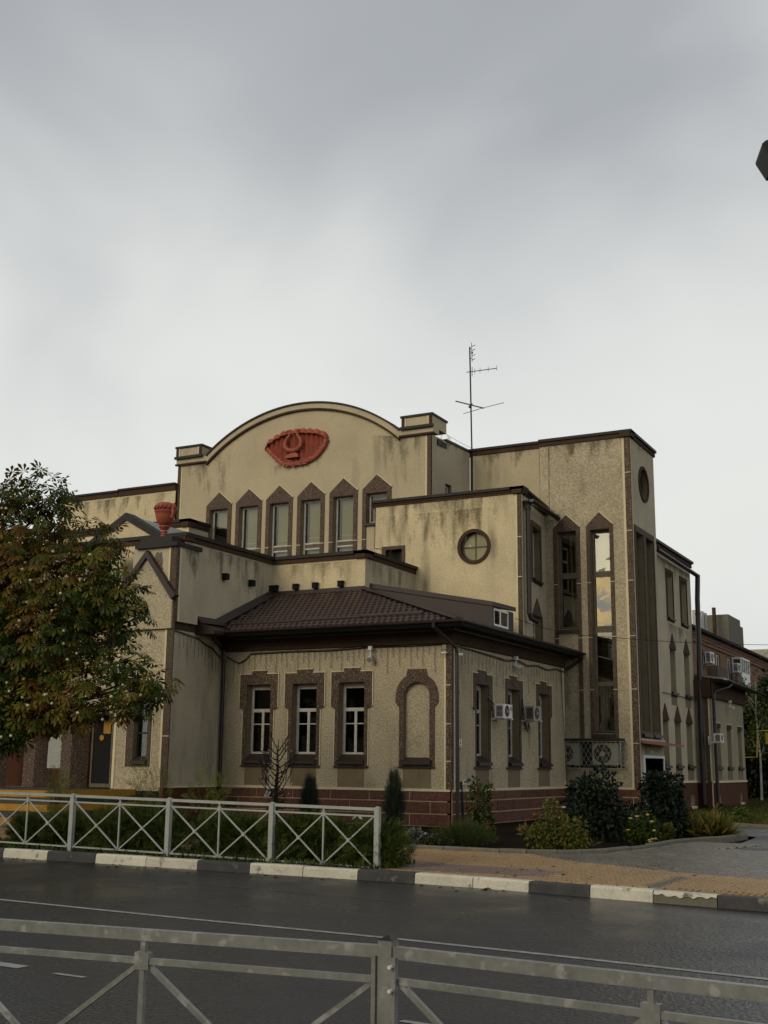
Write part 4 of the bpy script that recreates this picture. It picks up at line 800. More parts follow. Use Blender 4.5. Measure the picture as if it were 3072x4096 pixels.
pat = {2: 'kerbwhite', 3: 'kerbblack', 4: 'kerbwhite', 5: 'kerbwhite', 6: 'kerbblack', 7: 'kerbwhite', 8: 'kerbwhite', 9: 'kerbblack', 10: 'kerbwhite', 11: 'kerbwhite', 12: 'kerbblack', 13: 'kerbwhite', 14: 'kerbwhite', 15: 'kerbblack', 16: 'kerbblack', 17: 'kerbwhite'}
KX = [-17.1, -16.1]+[p[0] for p in KL[2:19]]
for i in range(len(KX)-1):
    j = i+0
    m_ = ['kerbblack', 'kerbblack', 'kerbwhite', 'kerbblack', 'kerbwhite', 'kerbwhite', 'kerbblack', 'kerbwhite', 'kerbwhite', 'kerbblack', 'kerbwhite', 'kerbwhite', 'kerbblack', 'kerbwhite', 'kerbwhite', 'kerbblack', 'kerbblack', 'kerbwhite'][min(i, 17)]
    zt = 0.19+random.uniform(-0.006, 0.006); half = KX[i] > -4.1 and m_ == 'kerbwhite' and KX[i] < -3.9
    ks = kerbstone((KX[i], ky(KX[i])), (KX[i+1], ky(KX[i+1])), 'concrete' if half else m_, KERB, 0.0, zt)
    if half:
        q = MB(); a_, b_ = Vector((KX[i], ky(KX[i]), 0)), Vector((KX[i+1], ky(KX[i+1]), 0)); d_ = (b_-a_).normalized(); n_ = Vector((-d_.y, d_.x, 0)); L_ = (b_-a_).length
        for j in range(14):
            t0, t1 = 0.01+L_*0.98*j/14, 0.01+L_*0.98*(j+1)/14; f0 = lambda t: zt-0.03-0.05*(0.5+0.5*math.sin(t*5+1))*min(1, t*1.6)-0.015*math.sin(t*40)
            q.poly([a_+d_*t0-n_*0.016+Vector((0, 0, f0(t0))), a_+d_*t1-n_*0.016+Vector((0, 0, f0(t1))), a_+d_*t1-n_*0.006+Vector((0, 0, zt-0.022)), a_+d_*t0-n_*0.006+Vector((0, 0, zt-0.022))])
            q.poly([a_+d_*t0-n_*0.006+Vector((0, 0, zt-0.022)), a_+d_*t1-n_*0.006+Vector((0, 0, zt-0.022)), a_+d_*t1+n_*0.02+Vector((0, 0, zt+0.004)), a_+d_*t0+n_*0.02+Vector((0, 0, zt+0.004))]); q.poly([a_+d_*t0+n_*0.02+Vector((0, 0, zt+0.004)), a_+d_*t1+n_*0.02+Vector((0, 0, zt+0.004)), a_+d_*t1+n_*0.15+Vector((0, 0, zt+0.004)), a_+d_*t0+n_*0.15+Vector((0, 0, zt+0.004))])
        q.build('paint_patch', 'kerbwhite', ks)
# road markings
def stripe(name, pts, w, z, m):
    b = MB()
    for i in range(len(pts)-1):
        a, c = Vector((*pts[i], z)), Vector((*pts[i+1], z)); d = (c-a).normalized(); n_ = Vector((-d.y, d.x, 0))*w/2
        b.poly([a-n_, c-n_, c+n_, a+n_])
    return b.build(name, m, None, kind='structure')
stripe('road_marking', [(-60, 14.2), (-20, 11.3), (-10.5, 10.73), (-7.7, 10.47), (-5.34, 10.32), (-3.49, 10.11), (-1.83, 9.87), (2, 9.2), (30, 2)], 0.085, 0.054, 'paint')
for a, c in (((-15.3, 14.05), (-13.75, 13.96)), ((-13.15, 13.83), (-11.1, 13.67)), ((-10.78, 13.6), (-9.97, 13.55)), ((-9.67, 13.48), (-8.83, 13.39)), ((-8.52, 13.32), (-7.77, 13.25)), ((-7.3, 13.15), (-6.6, 13.05))): stripe('road_marking', [a, c], 0.06, 0.054, 'faded')
stripe('road_marking', [(-7.9, 7.45), (-6.95, 7.39)], 0.13, 0.054, 'paint'); stripe('road_marking', [(-6.56, 7.30), (-6.25, 7.285)], 0.05, 0.054, 'paint'); stripe('road_marking', [(-3.55, 7.10), (-3.2, 7.06)], 0.06, 0.054, 'paint')
# flower bed with its own kerb
BK = [(-30, 20.6), (-20, 20.2), (-15, 20.05), (-12.5, 20.0), (-10.2, 19.92), (-9.1, 19.80), (-8.0, 19.70), (-7.55, 19.80), (-7.09, 20.05), (-6.77, 20.38), (-6.47, 20.96), (-6.32, 21.8), (-6.20, 22.6), (-6.15, 23.3), (-6.15, 24.2), (-5.98, 25.0), (-5.72, 26.0), (-5.55, 27.0), (-5.47, 27.95), (-5.9, 28.3)]
sheet('flower_bed', BK+[(-9, 31.5), (-10.3, 36.7), (-30, 36.7)], 0.13, 'soil')
BKE = empty('bed_kerb', (-8, 20, 0.1), kind='structure')
for i in range(len(BK)-1):
    a, b_ = BK[i], BK[i+1]; L_ = math.dist(a, b_); k = max(1, round(L_/1.0))
    for j in range(k):
        p = (a[0]+(b_[0]-a[0])*j/k, a[1]+(b_[1]-a[1])*j/k); r_ = (a[0]+(b_[0]-a[0])*(j+1)/k, a[1]+(b_[1]-a[1])*(j+1)/k)
        kerbstone(p, r_, 'concrete', BKE, 0.1, 0.235+random.uniform(-0.012, 0.012), 0.09)
LK = [(-10, 35.2), (-7.4, 33.4), (-5.9, 32.4), (-3, 31.2), (2, 30)]
for i in range(len(LK)-1):
    a, b_ = LK[i], LK[i+1]; k = max(1, round(math.dist(a, b_)))
    for j in range(k):
        p = (a[0]+(b_[0]-a[0])*j/k, a[1]+(b_[1]-a[1])*j/k); r_ = (a[0]+(b_[0]-a[0])*(j+1)/k, a[1]+(b_[1]-a[1])*(j+1)/k)
        kerbstone(p, r_, 'concrete', BKE, 0.05, 0.24, 0.12)
sheet('lawn', LK+[(20, 60), (-20, 60), (-10, 40)], 0.15, 'earth')
sheet('driveway', [(-5.0, 23.0), (8, 21), (20, 26), (8, 31), (2, 30), (-3, 31.2), (-7.5, 33.5), (-6.0, 29), (-5.3, 28.1)], 0.148, 'asphalt')
# pavement: base sheet and separate paving stones
GE = [(-7.6, 19.8), (-6.25, 18.5), (-5.38, 18.05), (-4.39, 17.53), (-3.11, 17.12), (0, 15.9), (6, 14.2), (14, 12)]
gy = lambda x: float(np.interp(x, [p[0] for p in GE], [p[1] for p in GE])) if x > -7.6 else 99
pv_out = [(p[0], p[1]+0.15) for p in KL[2:21]]
PAVE = sheet('pavement', pv_out+[(12, 30), (-5.0, 23.2), (-6.1, 23.2), (-6.3, 21.8), (-6.45, 20.98), (-7.07, 20.08), (-8.0, 19.75), (-10.2, 19.97), (-15, 20.1)], 0.150, 'joint')
sheet('planting_strip', [(-30, 16.2)]+[(p[0], p[1]+0.15) for p in KL[2:10]]+[(-8.0, 16.4), (-9.4, 16.75), (-15, 17.0), (-30, 17.6)], 0.158, 'soil')
stones = []
y = 15.2
def inbed(x, y_):   # inside the flower bed?
    yb = float(np.interp(x, [p[0] for p in BK[:11]], [p[1] for p in BK[:11]])) if x < -6.5 else 99
    if y_ > yb-0.05: return True
    if x < -5.4 and y_ > 20.5:
        xb = float(np.interp(y_, [p[1] for p in BK[10:19]], [p[0] for p in BK[10:19]]))
        return x < xb+0.08
    return False
row = 0
while y < 25.0:
    x = -20.0 + (0.1 if row % 2 else 0)
    while x < 0.2:
        xm, ym = x+0.1, y+0.05
        if ym > ky(xm)+0.22 and not inbed(xm, ym) and not (xm < -8.3 and ym < 16.9) and xm > -1.05*ym and xm < -0.10*ym:
            if abs(xm+4.18) < 0.11 and ym < 16.8: c = 'gry1'
            elif ym > gy(xm): c = random.choice(['gry1', 'gry1', 'gry2'])
            elif xm < -5.75+ (ym-15.7)*0.02 and 15.72 < ym < 17.05-0.02*(xm+8.7)**1 - 0.14*max(0, xm+8.7)*0.7: c = random.choice(['pink1', 'pink2'])
            else: c = random.choice(['yel1', 'yel1', 'yel2'])
            if not (ym > 23.0 and xm > -5.2+(ym-23)*0.3): stones.append((x, y, c))
        x += 0.2
    y += 0.1; row += 1
pme = {}
pv = [(0.004, 0.004, 0), (0.196, 0.004, 0), (0.196, 0.096, 0), (0.004, 0.096, 0), (0.010, 0.010, 0.03), (0.190, 0.010, 0.03), (0.190, 0.090, 0.03), (0.010, 0.090, 0.03)]
pf = [(4, 5, 6, 7), (0, 1, 5, 4), (1, 2, 6, 5), (2, 3, 7, 6), (3, 0, 4, 7)]
for c in ('yel1', 'yel2', 'pink1', 'pink2', 'gry1', 'gry2'):
    me = bpy.data.meshes.new('paving_stone'); me.from_pydata(pv, [], pf); me.materials.append(M[c]); me.update(); pme[c] = me
def vis(s): return -(s[0]*0.463*-1+s[1]*0.886)
order = sorted(stones, key=lambda s: (s[1]*0.886-s[0]*0.463))
cnt = {'p': 0, 'g': 0}; rest = MB(); PC = ['yel1', 'yel2', 'pink1', 'pink2', 'gry1', 'gry2']
for x, y, c in order:
    key = 'g' if c.startswith('gry') else 'p'; z = 0.15+random.uniform(-0.003, 0.003)
    if cnt[key] < (300 if key == 'p' else 0) and -0.6*y < x < -0.175*y:
        cnt[key] += 1; o = bpy.data.objects.new('paving_stone', pme[c]); COL.objects.link(o); o.parent = PAVE; o.location = (x, y, z)
    else:
        bb = len(rest.v); rest.v += [(x+p[0], y+p[1], z+p[2]) for p in pv]; rest.f += [tuple(bb+k for k in q) for q in pf]; rest.m += [PC.index(c)]*5
rest.build('paving_stones', PC, PAVE, kind='stuff')
q = MB(); x = -4.02
while x < -2.4:
    y = ky(x)+0.30
    while y < 16.75-0.55*(x+3.9)*0.6:
        q.hexa([(x, y, 0.178), (x+0.036, y, 0.178), (x+0.036, y+0.036, 0.178), (x, y+0.036, 0.178), (x+0.008, y+0.008, 0.189), (x+0.028, y+0.008, 0.189), (x+0.028, y+0.028, 0.189), (x+0.008, y+0.028, 0.189)]); y += 0.085
    x += 0.085
q.build('tactile_studs', 'yel2', PAVE, kind='stuff')
# ================================================================ THINGS ON THE BUILDING
# relief emblem on the gable
EM = empty('wall_emblem', (-21.18, 33.95, 11.68), 'red painted relief emblem with a lyre before a draped curtain on the arched gable', 'emblem')
ec = -21.18
ETX = [-1.245, -1.11, -0.75, -0.44, 0.0, 0.33, 0.83, 1.10, 1.23, 1.25]; ETZ = [12.44, 12.63, 12.80, 12.90, 12.91, 12.89, 12.81, 12.70, 12.58, 12.50]
EBX = [-1.245, -1.10, -0.75, -0.47, -0.1, 0.27, 0.6, 0.85, 1.10, 1.23, 1.25]; EBZ = [12.42, 12.24, 11.90, 11.70, 11.66, 11.67, 11.75, 11.88, 12.15, 12.42, 12.48]
em_top = lambda x: float(np.interp(x-ec, ETX, ETZ))
em_bot = lambda x: float(np.interp(x-ec, EBX, EBZ))
q = MB(); n_ = 48; xs = [ec-1.22+2.44*i/n_ for i in range(n_+1)]
dd = lambda i: -0.06-0.055*math.cos(i*math.pi*2/4.0)
for i in range(n_):
    q.poly([fB(xs[i], em_bot(xs[i]), dd(i)), fB(xs[i+1], em_bot(xs[i+1]), dd(i+1)), fB(xs[i+1], em_top(xs[i+1])-0.08, dd(i+1)), fB(xs[i], em_top(xs[i])-0.08, dd(i))])
    q.poly([fB(xs[i], em_top(xs[i])-0.08, dd(i)), fB(xs[i+1], em_top(xs[i+1])-0.08, dd(i+1)), fB(xs[i+1], em_top(xs[i+1])-0.08, 0), fB(xs[i], em_top(xs[i])-0.08, 0)])
q.build('curtain_folds', 'red', EM, smooth=True)
q = MB()   # scalloped drapery along the top
ns = 9
for k in range(ns):
    xa = ec-1.24+2.48*k/ns; xb = ec-1.24+2.48*(k+1.12)/ns; sgn = -1 if xa < ec else 1
    pts = []
    for j in range(9):
        t_ = j/8; x = xa+(xb-xa)*t_; x = min(max(x, ec-1.245), ec+1.245)
        pts.append((x, em_top(x)-0.02+0.065*math.sin(math.pi*t_)))
    low = [(p[0], p[1]-0.13-0.05*math.sin(math.pi*(1-j/8) if sgn < 0 else math.pi*j/8)) for j, p in enumerate(pts)]
    for j in range(8):
        d0 = -0.14-0.08*math.sin(math.pi*j/8); d1 = -0.14-0.08*math.sin(math.pi*(j+1)/8)
        q.poly([fB(*low[j], d0), fB(*low[j+1], d1), fB(*pts[j+1], d1*0.6), fB(*pts[j], d0*0.6)]); q.poly([fB(*pts[j], d0*0.6), fB(*pts[j+1], d1*0.6), fB(*pts[j+1], 0), fB(*pts[j], 0)]); q.poly([fB(*low[j], d0), fB(*low[j+1], d1), fB(*low[j+1], -0.02), fB(*low[j], -0.02)])
q.build('drapery', 'red', EM)
q = MB()
q.tube([fB(x, em_bot(x)+0.04, -0.06) for x in [ec-1.22+2.44*i/30 for i in range(31)]], 0.085, 8)
for i in range(110):
    x = ec-1.2+2.4*random.random(); z = em_bot(x)+0.05+random.uniform(-0.08, 0.08); a = math.atan2(em_bot(x+0.02)-em_bot(x-0.02), 0.04)*1.0+(0.7 if random.random() < 0.5 else -0.5)+(math.pi if x < ec else 0)
    c_ = Vector(fB(x, z, -0.13-random.random()*0.03)); d = Vector((math.cos(a), 0, math.sin(a)))*0.10; s_ = Vector((-math.sin(a), 0, math.cos(a)))*0.028
    q.poly([c_, c_+d*0.5+s_, c_+d]); q.poly([c_, c_+d, c_+d*0.5-s_]); 
q.build('laurel_garland', 'red', EM)
q = MB(); lx, lz = -21.24, 12.40
for s_ in (-1, 1):
    pts = [(0.0, -0.235), (0.12*s_, -0.215), (0.225*s_, -0.12), (0.25*s_, 0.0), (0.21*s_, 0.12), (0.13*s_, 0.24), (0.10*s_, 0.33), (0.13*s_, 0.41), (0.20*s_, 0.41), (0.21*s_, 0.35), (0.16*s_, 0.34)]
    q.tube([fB(lx+p[0]*1.32, lz+p[1]*1.12+0.02, -0.18) for p in pts], [0.075, 0.08, 0.08, 0.075, 0.065, 0.05, 0.04, 0.036, 0.034, 0.03, 0.024], 8)
q.fbox(fB, lx-0.11, lx+0.11, lz-0.36, lz-0.24, -0.18, 0); q.fbox(fB, lx-0.20, lx+0.20, lz-0.41, lz-0.36, -0.22, 0); q.fbox(fB, lx-0.25, lx+0.25, lz-0.50, lz-0.41, -0.26, 0)
q.fbox(fB, lx-0.11, lx+0.11, lz+0.335, lz+0.36, -0.14, -0.10)
for k in (-1, 0, 1): q.bar(fB(lx+k*0.035, lz-0.2, -0.13), fB(lx+k*0.035, lz+0.44, -0.13), 0.012)
q.fbox(fB, lx-0.035, lx+0.035, lz+0.38, lz+0.46, -0.16, -0.09)
q.build('lyre', 'red', EM)
# urn on the pier
ux, uy, uz = -20.42, 26.0, 7.66
URN = empty('urn', (ux, uy, uz), 'red garlanded urn with winged handles standing on the corner pier', 'urn')
q = MB(); q.lathe((ux, uy, uz), [(0.14, 0), (0.14, 0.05), (0.10, 0.09), (0.075, 0.13), (0.07, 0.17), (0.10, 0.18), (0.10, 0.20), (0.075, 0.21), (0.075, 0.25), (0.12, 0.27), (0.13, 0.29), (0.11, 0.30), (0.15, 0.32), (0.15, 0.36), (0.10, 0.37)], 16); q.build('foot', 'red', URN, smooth=False)
q = MB(); n_ = 24; prof = [(0.11, 0.36), (0.18, 0.42), (0.235, 0.52), (0.265, 0.63), (0.275, 0.72), (0.285, 0.73), (0.30, 0.75), (0.285, 0.77), (0.27, 0.78), (0.285, 0.84), (0.285, 0.92), (0.24, 0.97), (0.20, 1.0), (0.19, 0.97)]
q.lathe((ux, uy, uz), prof, n_); q.build('bowl', 'red', URN, smooth=True)
q = MB()
for k in range(16):
    a = 2*math.pi*k/16
    for t_ in range(2):
        a0 = a+t_*0.1; p = lambda aa, r, z: (ux+r*math.cos(aa), uy+r*math.sin(aa), uz+z)
        q.tube([p(a0, 0.285, 0.79), p(a0+0.18, 0.305, 0.85), p(a0+0.34, 0.285, 0.92)], [0.012, 0.028, 0.01], 5)
q.build('garland', 'red', URN)
for s_ in (-1, 1):
    h = MB()
    for k, dz in ((0, 0), (1, 0.05), (2, 0.10)):
        P0 = lambda r, z: (ux+s_*r*0.90, uy-s_*r*0.2, uz+z)
        h.tube([P0(0.24, 0.56+dz*0.6), P0(0.33, 0.57+dz*0.7), P0(0.36, 0.66+dz*0.5), P0(0.335, 0.78+dz*0.3), P0(0.38, 0.85+dz*0.8), P0(0.47-0.02*k, 0.88+dz*0.9)], [0.03, 0.04, 0.045, 0.04, 0.03, 0.012], 7)
    h.build('handle', 'red', URN)
# roof antenna
AN = empty('antenna', (-15.93, 37.0, 12.3), 'tall thin television antenna mast with three aerials on the roof corner', 'antenna')
q = MB(); q.tube([(-15.92, 37, 12.2), (-15.985, 37, 16.1)], 0.028, 8); q.build('mast', 'black', AN)
q = MB(); ay = 36.95
q.tube([(-16.09, ay, 15.17), (-14.95, ay, 15.15)], 0.014, 6)
for x, h in ((-15.88, 0.17), (-15.78, 0.11), (-15.58, 0.105), (-15.27, 0.09), (-14.95, 0.09)): q.tube([(x, ay, 15.16-h), (x+0.004, ay, 15.16+h)], 0.012 if x < -15.8 else 0.008, 5)
q.build('aerial', 'black', AN)
q = MB(); q.tube([(-15.90, ay, 16.24), (-15.87, ay, 15.52)], 0.01, 5); q.tube([(-15.985, ay, 16.02), (-15.89, ay, 16.02)], 0.012, 5); q.tube([(-15.98, ay, 15.66), (-15.88, ay, 15.66)], 0.012, 5)
for z in (16.09, 15.94, 15.74, 15.59): q.tube([(-15.89, ay, z), (-15.72, ay-0.1, z-0.005)], 0.012, 5)
q.box(-15.90, -15.85, ay-0.02, ay+0.02, 15.82, 15.9); q.build('aerial', 'black', AN)
q = MB(); q.bar((-16.45, 36.8, 14.12), (-15.48, 37.05, 13.80), 0.035); q.tube([(-16.2, 36.9, 13.65), (-15.5, 37.0, 13.80), (-14.75, 37.1, 13.92)], 0.011, 5); q.bar((-15.99, 36.93, 13.85), (-15.88, 36.93, 14.0), 0.06); q.build('aerial', 'black', AN)
# air conditioners
def aircon(name, c, fr, u0, z0, w, h, dep, gap, label, group, sidevent=True, small=False):
    rt_ = empty(name, fr(u0+w/2, z0, -gap-dep/2), label, 'air conditioner', group)
    q = MB(); q.fbox(fr, u0, u0+w, z0, z0+h, -gap-dep, -gap); q.build('casing', c, rt_)
    fc, fz, fr_ = u0+w*0.40, z0+h*0.5, min(h*0.42, w*0.36)
    q = MB(); q.prism(fr, disc(fc, fz, fr_, 24), -gap-dep-0.006, -gap-dep+0.002); fan = q.build('fan', 'black', rt_)
    q = MB(); q.prism(fr, disc(fc, fz, fr_*0.28, 16), -gap-dep-0.022, -gap-dep-0.006)
    for k in range(5):
        a = 2*math.pi*k/5; q.prism(fr, [(fc+fr_*0.25*math.cos(a), fz+fr_*0.25*math.sin(a)), (fc+fr_*0.88*math.cos(a-0.25), fz+fr_*0.88*math.sin(a-0.25)), (fc+fr_*0.88*math.cos(a+0.35), fz+fr_*0.88*math.sin(a+0.35))], -gap-dep-0.012, -gap-dep-0.007, 1)
    q.build('fan_hub', ['acgrey', 'greywood'], fan)
    q = MB()
    if sidevent:
        d0, d1 = -gap-dep*0.88, -gap-dep*0.2
        for k in range(9): q.fbox(fr, u0-0.008, u0+0.002, z0+h*(0.1+0.088*k), z0+h*(0.1+0.088*k+0.06), d0, d1)
        q.build('side_grille', 'black', rt_)
    q = MB()
    for a in (u0+w*0.12, u0+w*0.85): q.fbox(fr, a, a+0.035, z0-0.035, z0-0.001, -gap-dep-0.05, 0.0); q.fbox(fr, a, a+0.035, z0-0.1, z0+h*0.7, -0.03, 0.0)
    q.build('bracket', 'white' if not small else 'acgrey', rt_)
    q = MB(); q.fbox(fr, u0+w*0.76, u0+w*0.96, z0+h*0.55, z0+h*0.85, -gap-dep-0.008, -gap-dep+0.001); q.build('valve_cover', 'acgrey', rt_)
    return rt_
A1 = aircon('air_conditioner', 'white', fAs, 30.42, 2.90, 0.62, 0.37, 0.26, 0.16, 'white air conditioner box between the first and second side windows', 'air conditioners on the annex side wall')
A2 = aircon('air_conditioner', 'acgrey', fAs, 32.60, 2.92, 0.60, 0.40, 0.28, 0.16, 'greyish air conditioner with hanging loops of cable beside the third side window', 'air conditioners on the annex side wall')
q = MB(); q.tube([fAs(32.75, 3.5, -0.05), fAs(32.6, 3.45, -0.1), fAs(32.62, 3.2, -0.12)], 0.02, 6)
for k in range(3): q.tube([fAs(32.65+0.06*k, 2.9, -0.1), fAs(32.75+0.08*k, 2.66-0.03*k, -0.12), fAs(32.95+0.08*k, 2.7, -0.1), fAs(33.05, 2.9, -0.1)], 0.009, 5)
q.build('cable', 'black', A2)
q = MB(); q.tube([fAs(30.3, 3.42, -0.02), fAs(30.42, 3.35, -0.05), fAs(30.55, 3.25, -0.1)], 0.018, 6); q.build('cable', 'black', A1)
A3 = aircon('air_conditioner', 'white', fF, 44.75, 2.58, 0.50, 0.30, 0.25, 0.22, 'small white air conditioner beside the black downpipe of the rear annex', None)
aircon('air_conditioner', 'acgrey', fT, -11.68, 1.70, 0.80, 0.67, 0.28, 0.05, 'grey air conditioner with its whole fan showing behind the scalloped wire cage', 'air conditioners in the wire cage', False, True)
aircon('air_conditioner', 'acgrey', fT, -12.90, 1.70, 0.80, 0.67, 0.28, 0.05, 'grey air conditioner half hidden by the annex corner in the wire cage', 'air conditioners in the wire cage', False, True)
CG = empty('wire_cage', (-11.6, 36.5, 1.6), 'scalloped wire cage with a brown top board on the tower wall', 'cage')
q = MB(); q.box(-12.52, -10.74, 36.27, 36.75, 2.42, 2.50); q.build('top_board', 'cap', CG); q = MB(); q.box(-12.52, -10.78, 36.735, 36.745, 1.6, 2.42); q.build('back_panel', 'black', CG)  # black sheet stands in for the shade on the wall behind the units
q = MB()
for z in (1.60, 2.41): q.bar((-12.5, 36.30, z), (-10.75, 36.30, z), 0.02); q.bar((-10.75, 36.30, z), (-10.75, 36.75, z), 0.02)
for x, y in ((-12.5, 36.3), (-10.75, 36.3), (-10.75, 36.74)): q.bar((x, y, 1.6), (x, y, 2.41), 0.02)
q.build('frame', 'acgrey', CG)
q = MB(); sp = 0.145
for r_ in range(6):
    z = 2.40-r_*0.125
    for k in range(13):
        x = -12.5+sp*k+(sp/2 if r_ % 2 else 0)
        if x+sp > -10.74: continue
        q.tube([(x+sp*j/6, 36.30, z-0.12*math.sin(math.pi*j/6)) for j in range(7)], 0.0055, 4, cap=False)
    for k in range(3):
        y = 36.31+sp*k
        q.tube([(-10.75, y+sp*j/6, z-0.12*math.sin(math.pi*j/6)) for j in range(7)], 0.0055, 4, cap=False)
q.build('wire_mesh', 'wiremesh', CG)
# floodlights, cameras, small signs
def floodlight(p, aim, label, group, par=None):
    r_ = empty('floodlight', p, label, 'floodlight', group); p = Vector(p); a = Vector(aim).normalized()
    q = MB(); q.box(p.x-0.05, p.x+0.05, p.y-0.05, p.y+0.05, p.z+0.10, p.z+0.20); q.build('junction_box', 'white', r_)
    q = MB(); q.tube([p+Vector((0, 0, 0.1)), p+Vector((0, 0, 0)), p+a*0.02+Vector((0, 0, -0.05))], 0.018, 6); q.build('bracket', 'white', r_)
    q = MB(); c = p+Vector((0, 0, -0.07)); q.tube([c-a*0.10, c-a*0.02, c+a*0.06, c+a*0.16, c+a*0.165], [0.03, 0.05, 0.06, 0.085, 0.085], 12); h = q.build('lamp_head', 'white', r_)
    q = MB(); q.tube([c+a*0.166, c+a*0.17], 0.072, 12); q.build('lens', 'acgrey', h)
floodlight((-14.92, 27.88, 4.48), (0.3, -1, -0.75), 'white floodlight under the eaves of the annex front', 'white floodlights')
floodlight((-12.52, 32.2, 4.50), (1, 0.25, -0.5), 'white floodlight over the annex side windows', 'white floodlights')
floodlight((-9.85, 48.2, 4.05), (1, 0.25, -0.5), 'white floodlight under the eaves of the far rear annex', 'white floodlights')
def camera_unit(p, aim, label):
    r_ = empty('security_camera', p, label, 'security camera', 'security cameras'); p = Vector(p); a = Vector(aim).normalized()
    q = MB(); q.tube([p, p+a*0.05], 0.012, 6); q.build('bracket', 'white', r_)
    q = MB(); q.tube([p+a*0.04, p+a*0.16, p+a*0.165], [0.032, 0.036, 0.03], 10); h = q.build('housing', 'white', r_)
    q = MB(); q.tube([p+a*0.166, p+a*0.17], 0.024, 10); q.build('lens', 'black', h)
camera_unit((-12.72, 27.92, 4.44), (-0.8, -0.6, -0.12), 'little white security camera pointing left at the annex corner'); camera_unit((-12.55, 28.12, 4.42), (0.9, 0.3, -0.1), 'little white security camera round the annex corner by the downpipe')
q = MB(); q.fbox(fA, -12.86, -12.76, 4.53, 4.65, -0.07, 0); tag(q.build('junction_box', 'acgrey'), 'small grey junction box above the corner camera', 'junction box')
def wallsign(fr, u0, u1, z0, z1, label, lines):
    q = MB(); q.fbox(fr, u0, u1, z0, z1, -0.03, -0.012); o = q.build('wall_sign', 'white', None, label=label, cat='sign')
    q = MB()
    for a, b_, c, d in lines: q.fbox(fr, u0+(u1-u0)*a, u0+(u1-u0)*b_, z0+(z1-z0)*c, z0+(z1-z0)*d, -0.034, -0.0295)
    q.build('print', 'black', o); return o
wallsign(fAs, 28.40, 28.58, 2.10, 2.28, 'white square sign with a black pictogram beside the corner downpipe', [(0.4, 0.6, 0.55, 0.85), (0.3, 0.7, 0.35, 0.5), (0.15, 0.85, 0.1, 0.18)])
wallsign(fAs, 28.64, 29.0, 1.15, 1.27, 'white address plate low on the annex wall above the pipe', [(0.15+0.18*i, 0.15+0.18*i+0.12, 0.38, 0.85) for i in range(4)]+[(0.15, 0.85, 0.12, 0.2)])
q = MB(); q.tube([fAs(28.5, 1.23, -0.04), fAs(28.55, 0.7, -0.06), fAs(28.6, 0.12, -0.06)], 0.03, 8); tag(q.build('black_pipe', 'black'), 'thin black pipe running down the plinth beside the corner downpipe', 'pipe')
# icicle light strings
def lights(fr, pts, u0, u1, step, longs, label, off=0.035):
    r_ = empty('string_lights', fr(pts[0][0], pts[0][1]-0.6, -off), label, 'string lights', 'icicle light strings under the eaves')
    q = MB(); q.tube([fr(u, z, -off) for u, z in pts], 0.012, 5); q.tube([fr(u, z+0.025+0.01*math.sin(u*5), -off-0.01) for u, z in pts], 0.007, 4); q.build('cable', 'black', r_)
    k = 0; u = u0
    while u < u1:
        z = float(np.interp(u, [p[0] for p in pts], [p[1] for p in pts])); L_ = longs[k % len(longs)]*random.uniform(0.85, 1.15); b = MB(); ph = random.random()*6
        P_ = [fr(u+0.012*math.sin(ph+7*t_), z-L_*t_, -off-0.004) for t_ in (0, 0.33, 0.66, 1)]
        b.tube(P_, 0.0045, 4)
        for j in range(int(L_/0.075)):
            zz = z-0.05-j*0.075; s_ = 0.022 if j % 2 else -0.022; b.bar(fr(u, zz, -off-0.005), fr(u+s_, zz+0.008, -off-0.01), 0.008)
        b.build('light_strand', 'black', r_); u += step*random.uniform(0.92, 1.08); k += 1
lights(fA, [(-19.55, 4.55), (-19.3, 4.42), (-19.1, 4.35), (-18.9, 4.45), (-18.75, 4.60), (-17.5, 4.62), (-16.2, 4.61), (-15, 4.66), (-13.8, 4.65), (-12.7, 4.66)], -19.3, -12.75, 0.172, [0.62, 0.3, 0.45, 0.26], 'dark icicle light string along the annex front')
lights(fAs, [(28.1, 4.64), (29.6, 4.60), (30.6, 4.56), (31.6, 4.52), (32.4, 4.60), (33.2, 4.50), (34.0, 4.57), (34.8, 4.50), (35.6, 4.58), (36.3, 4.55)], 28.3, 36.2, 0.235, [0.3, 0.7, 0.4, 0.62, 0.36], 'dark icicle light string along the annex side')
lights(fH, [(25.6, 5.06), (26.0, 5.02), (26.6, 4.95), (26.8, 4.92), (27.1, 4.80), (27.4, 4.74), (27.8, 4.5)], 25.9, 27.75, 0.17, [0.5, 0.36, 0.62, 0.3, 0.55], 'dark icicle light string on the blank entrance side wall')
def wire(pts, r, label, m='black', sag=0.0, name='overhead_wire'):
    P_ = []
    for i in range(len(pts)-1):
        a, c = Vector(pts[i]), Vector(pts[i+1])
        for j in range(12): t_ = j/12; P_.append(a.lerp(c, t_)+Vector((0, 0, -sag*4*t_*(1-t_))))
    P_.append(Vector(pts[-1])); q = MB(); q.tube(P_, r, 4); return tag(q.build(name, m), label, 'wire')
wire([(-13.0, 33.4, 5.95), (-10.9, 35.2, 5.50), (-5.0, 42.5, 5.75)], 0.008, 'thin dark wire crossing the stair tower from the dormer to the right', sag=0.12)
wire([(-9.7, 46.0, 4.55), (-6.3, 45.0, 6.9)], 0.008, 'upper overhead wire climbing to the right of the brick flats')
wire([(-16.45, 33.9, 12.80), (-15.9, 34.6, 12.35), (-15.2, 36.6, 12.0)], 0.006, 'thin cable hanging from the right shoulder pier of the gable', sag=0.05)
wire([fC(-17.93, 9.8, -0.02), fC(-17.95, 8.48, -0.02), fC(-17.7, 8.45, -0.03)], 0.008, 'thin cable running down the box block to the black opening')
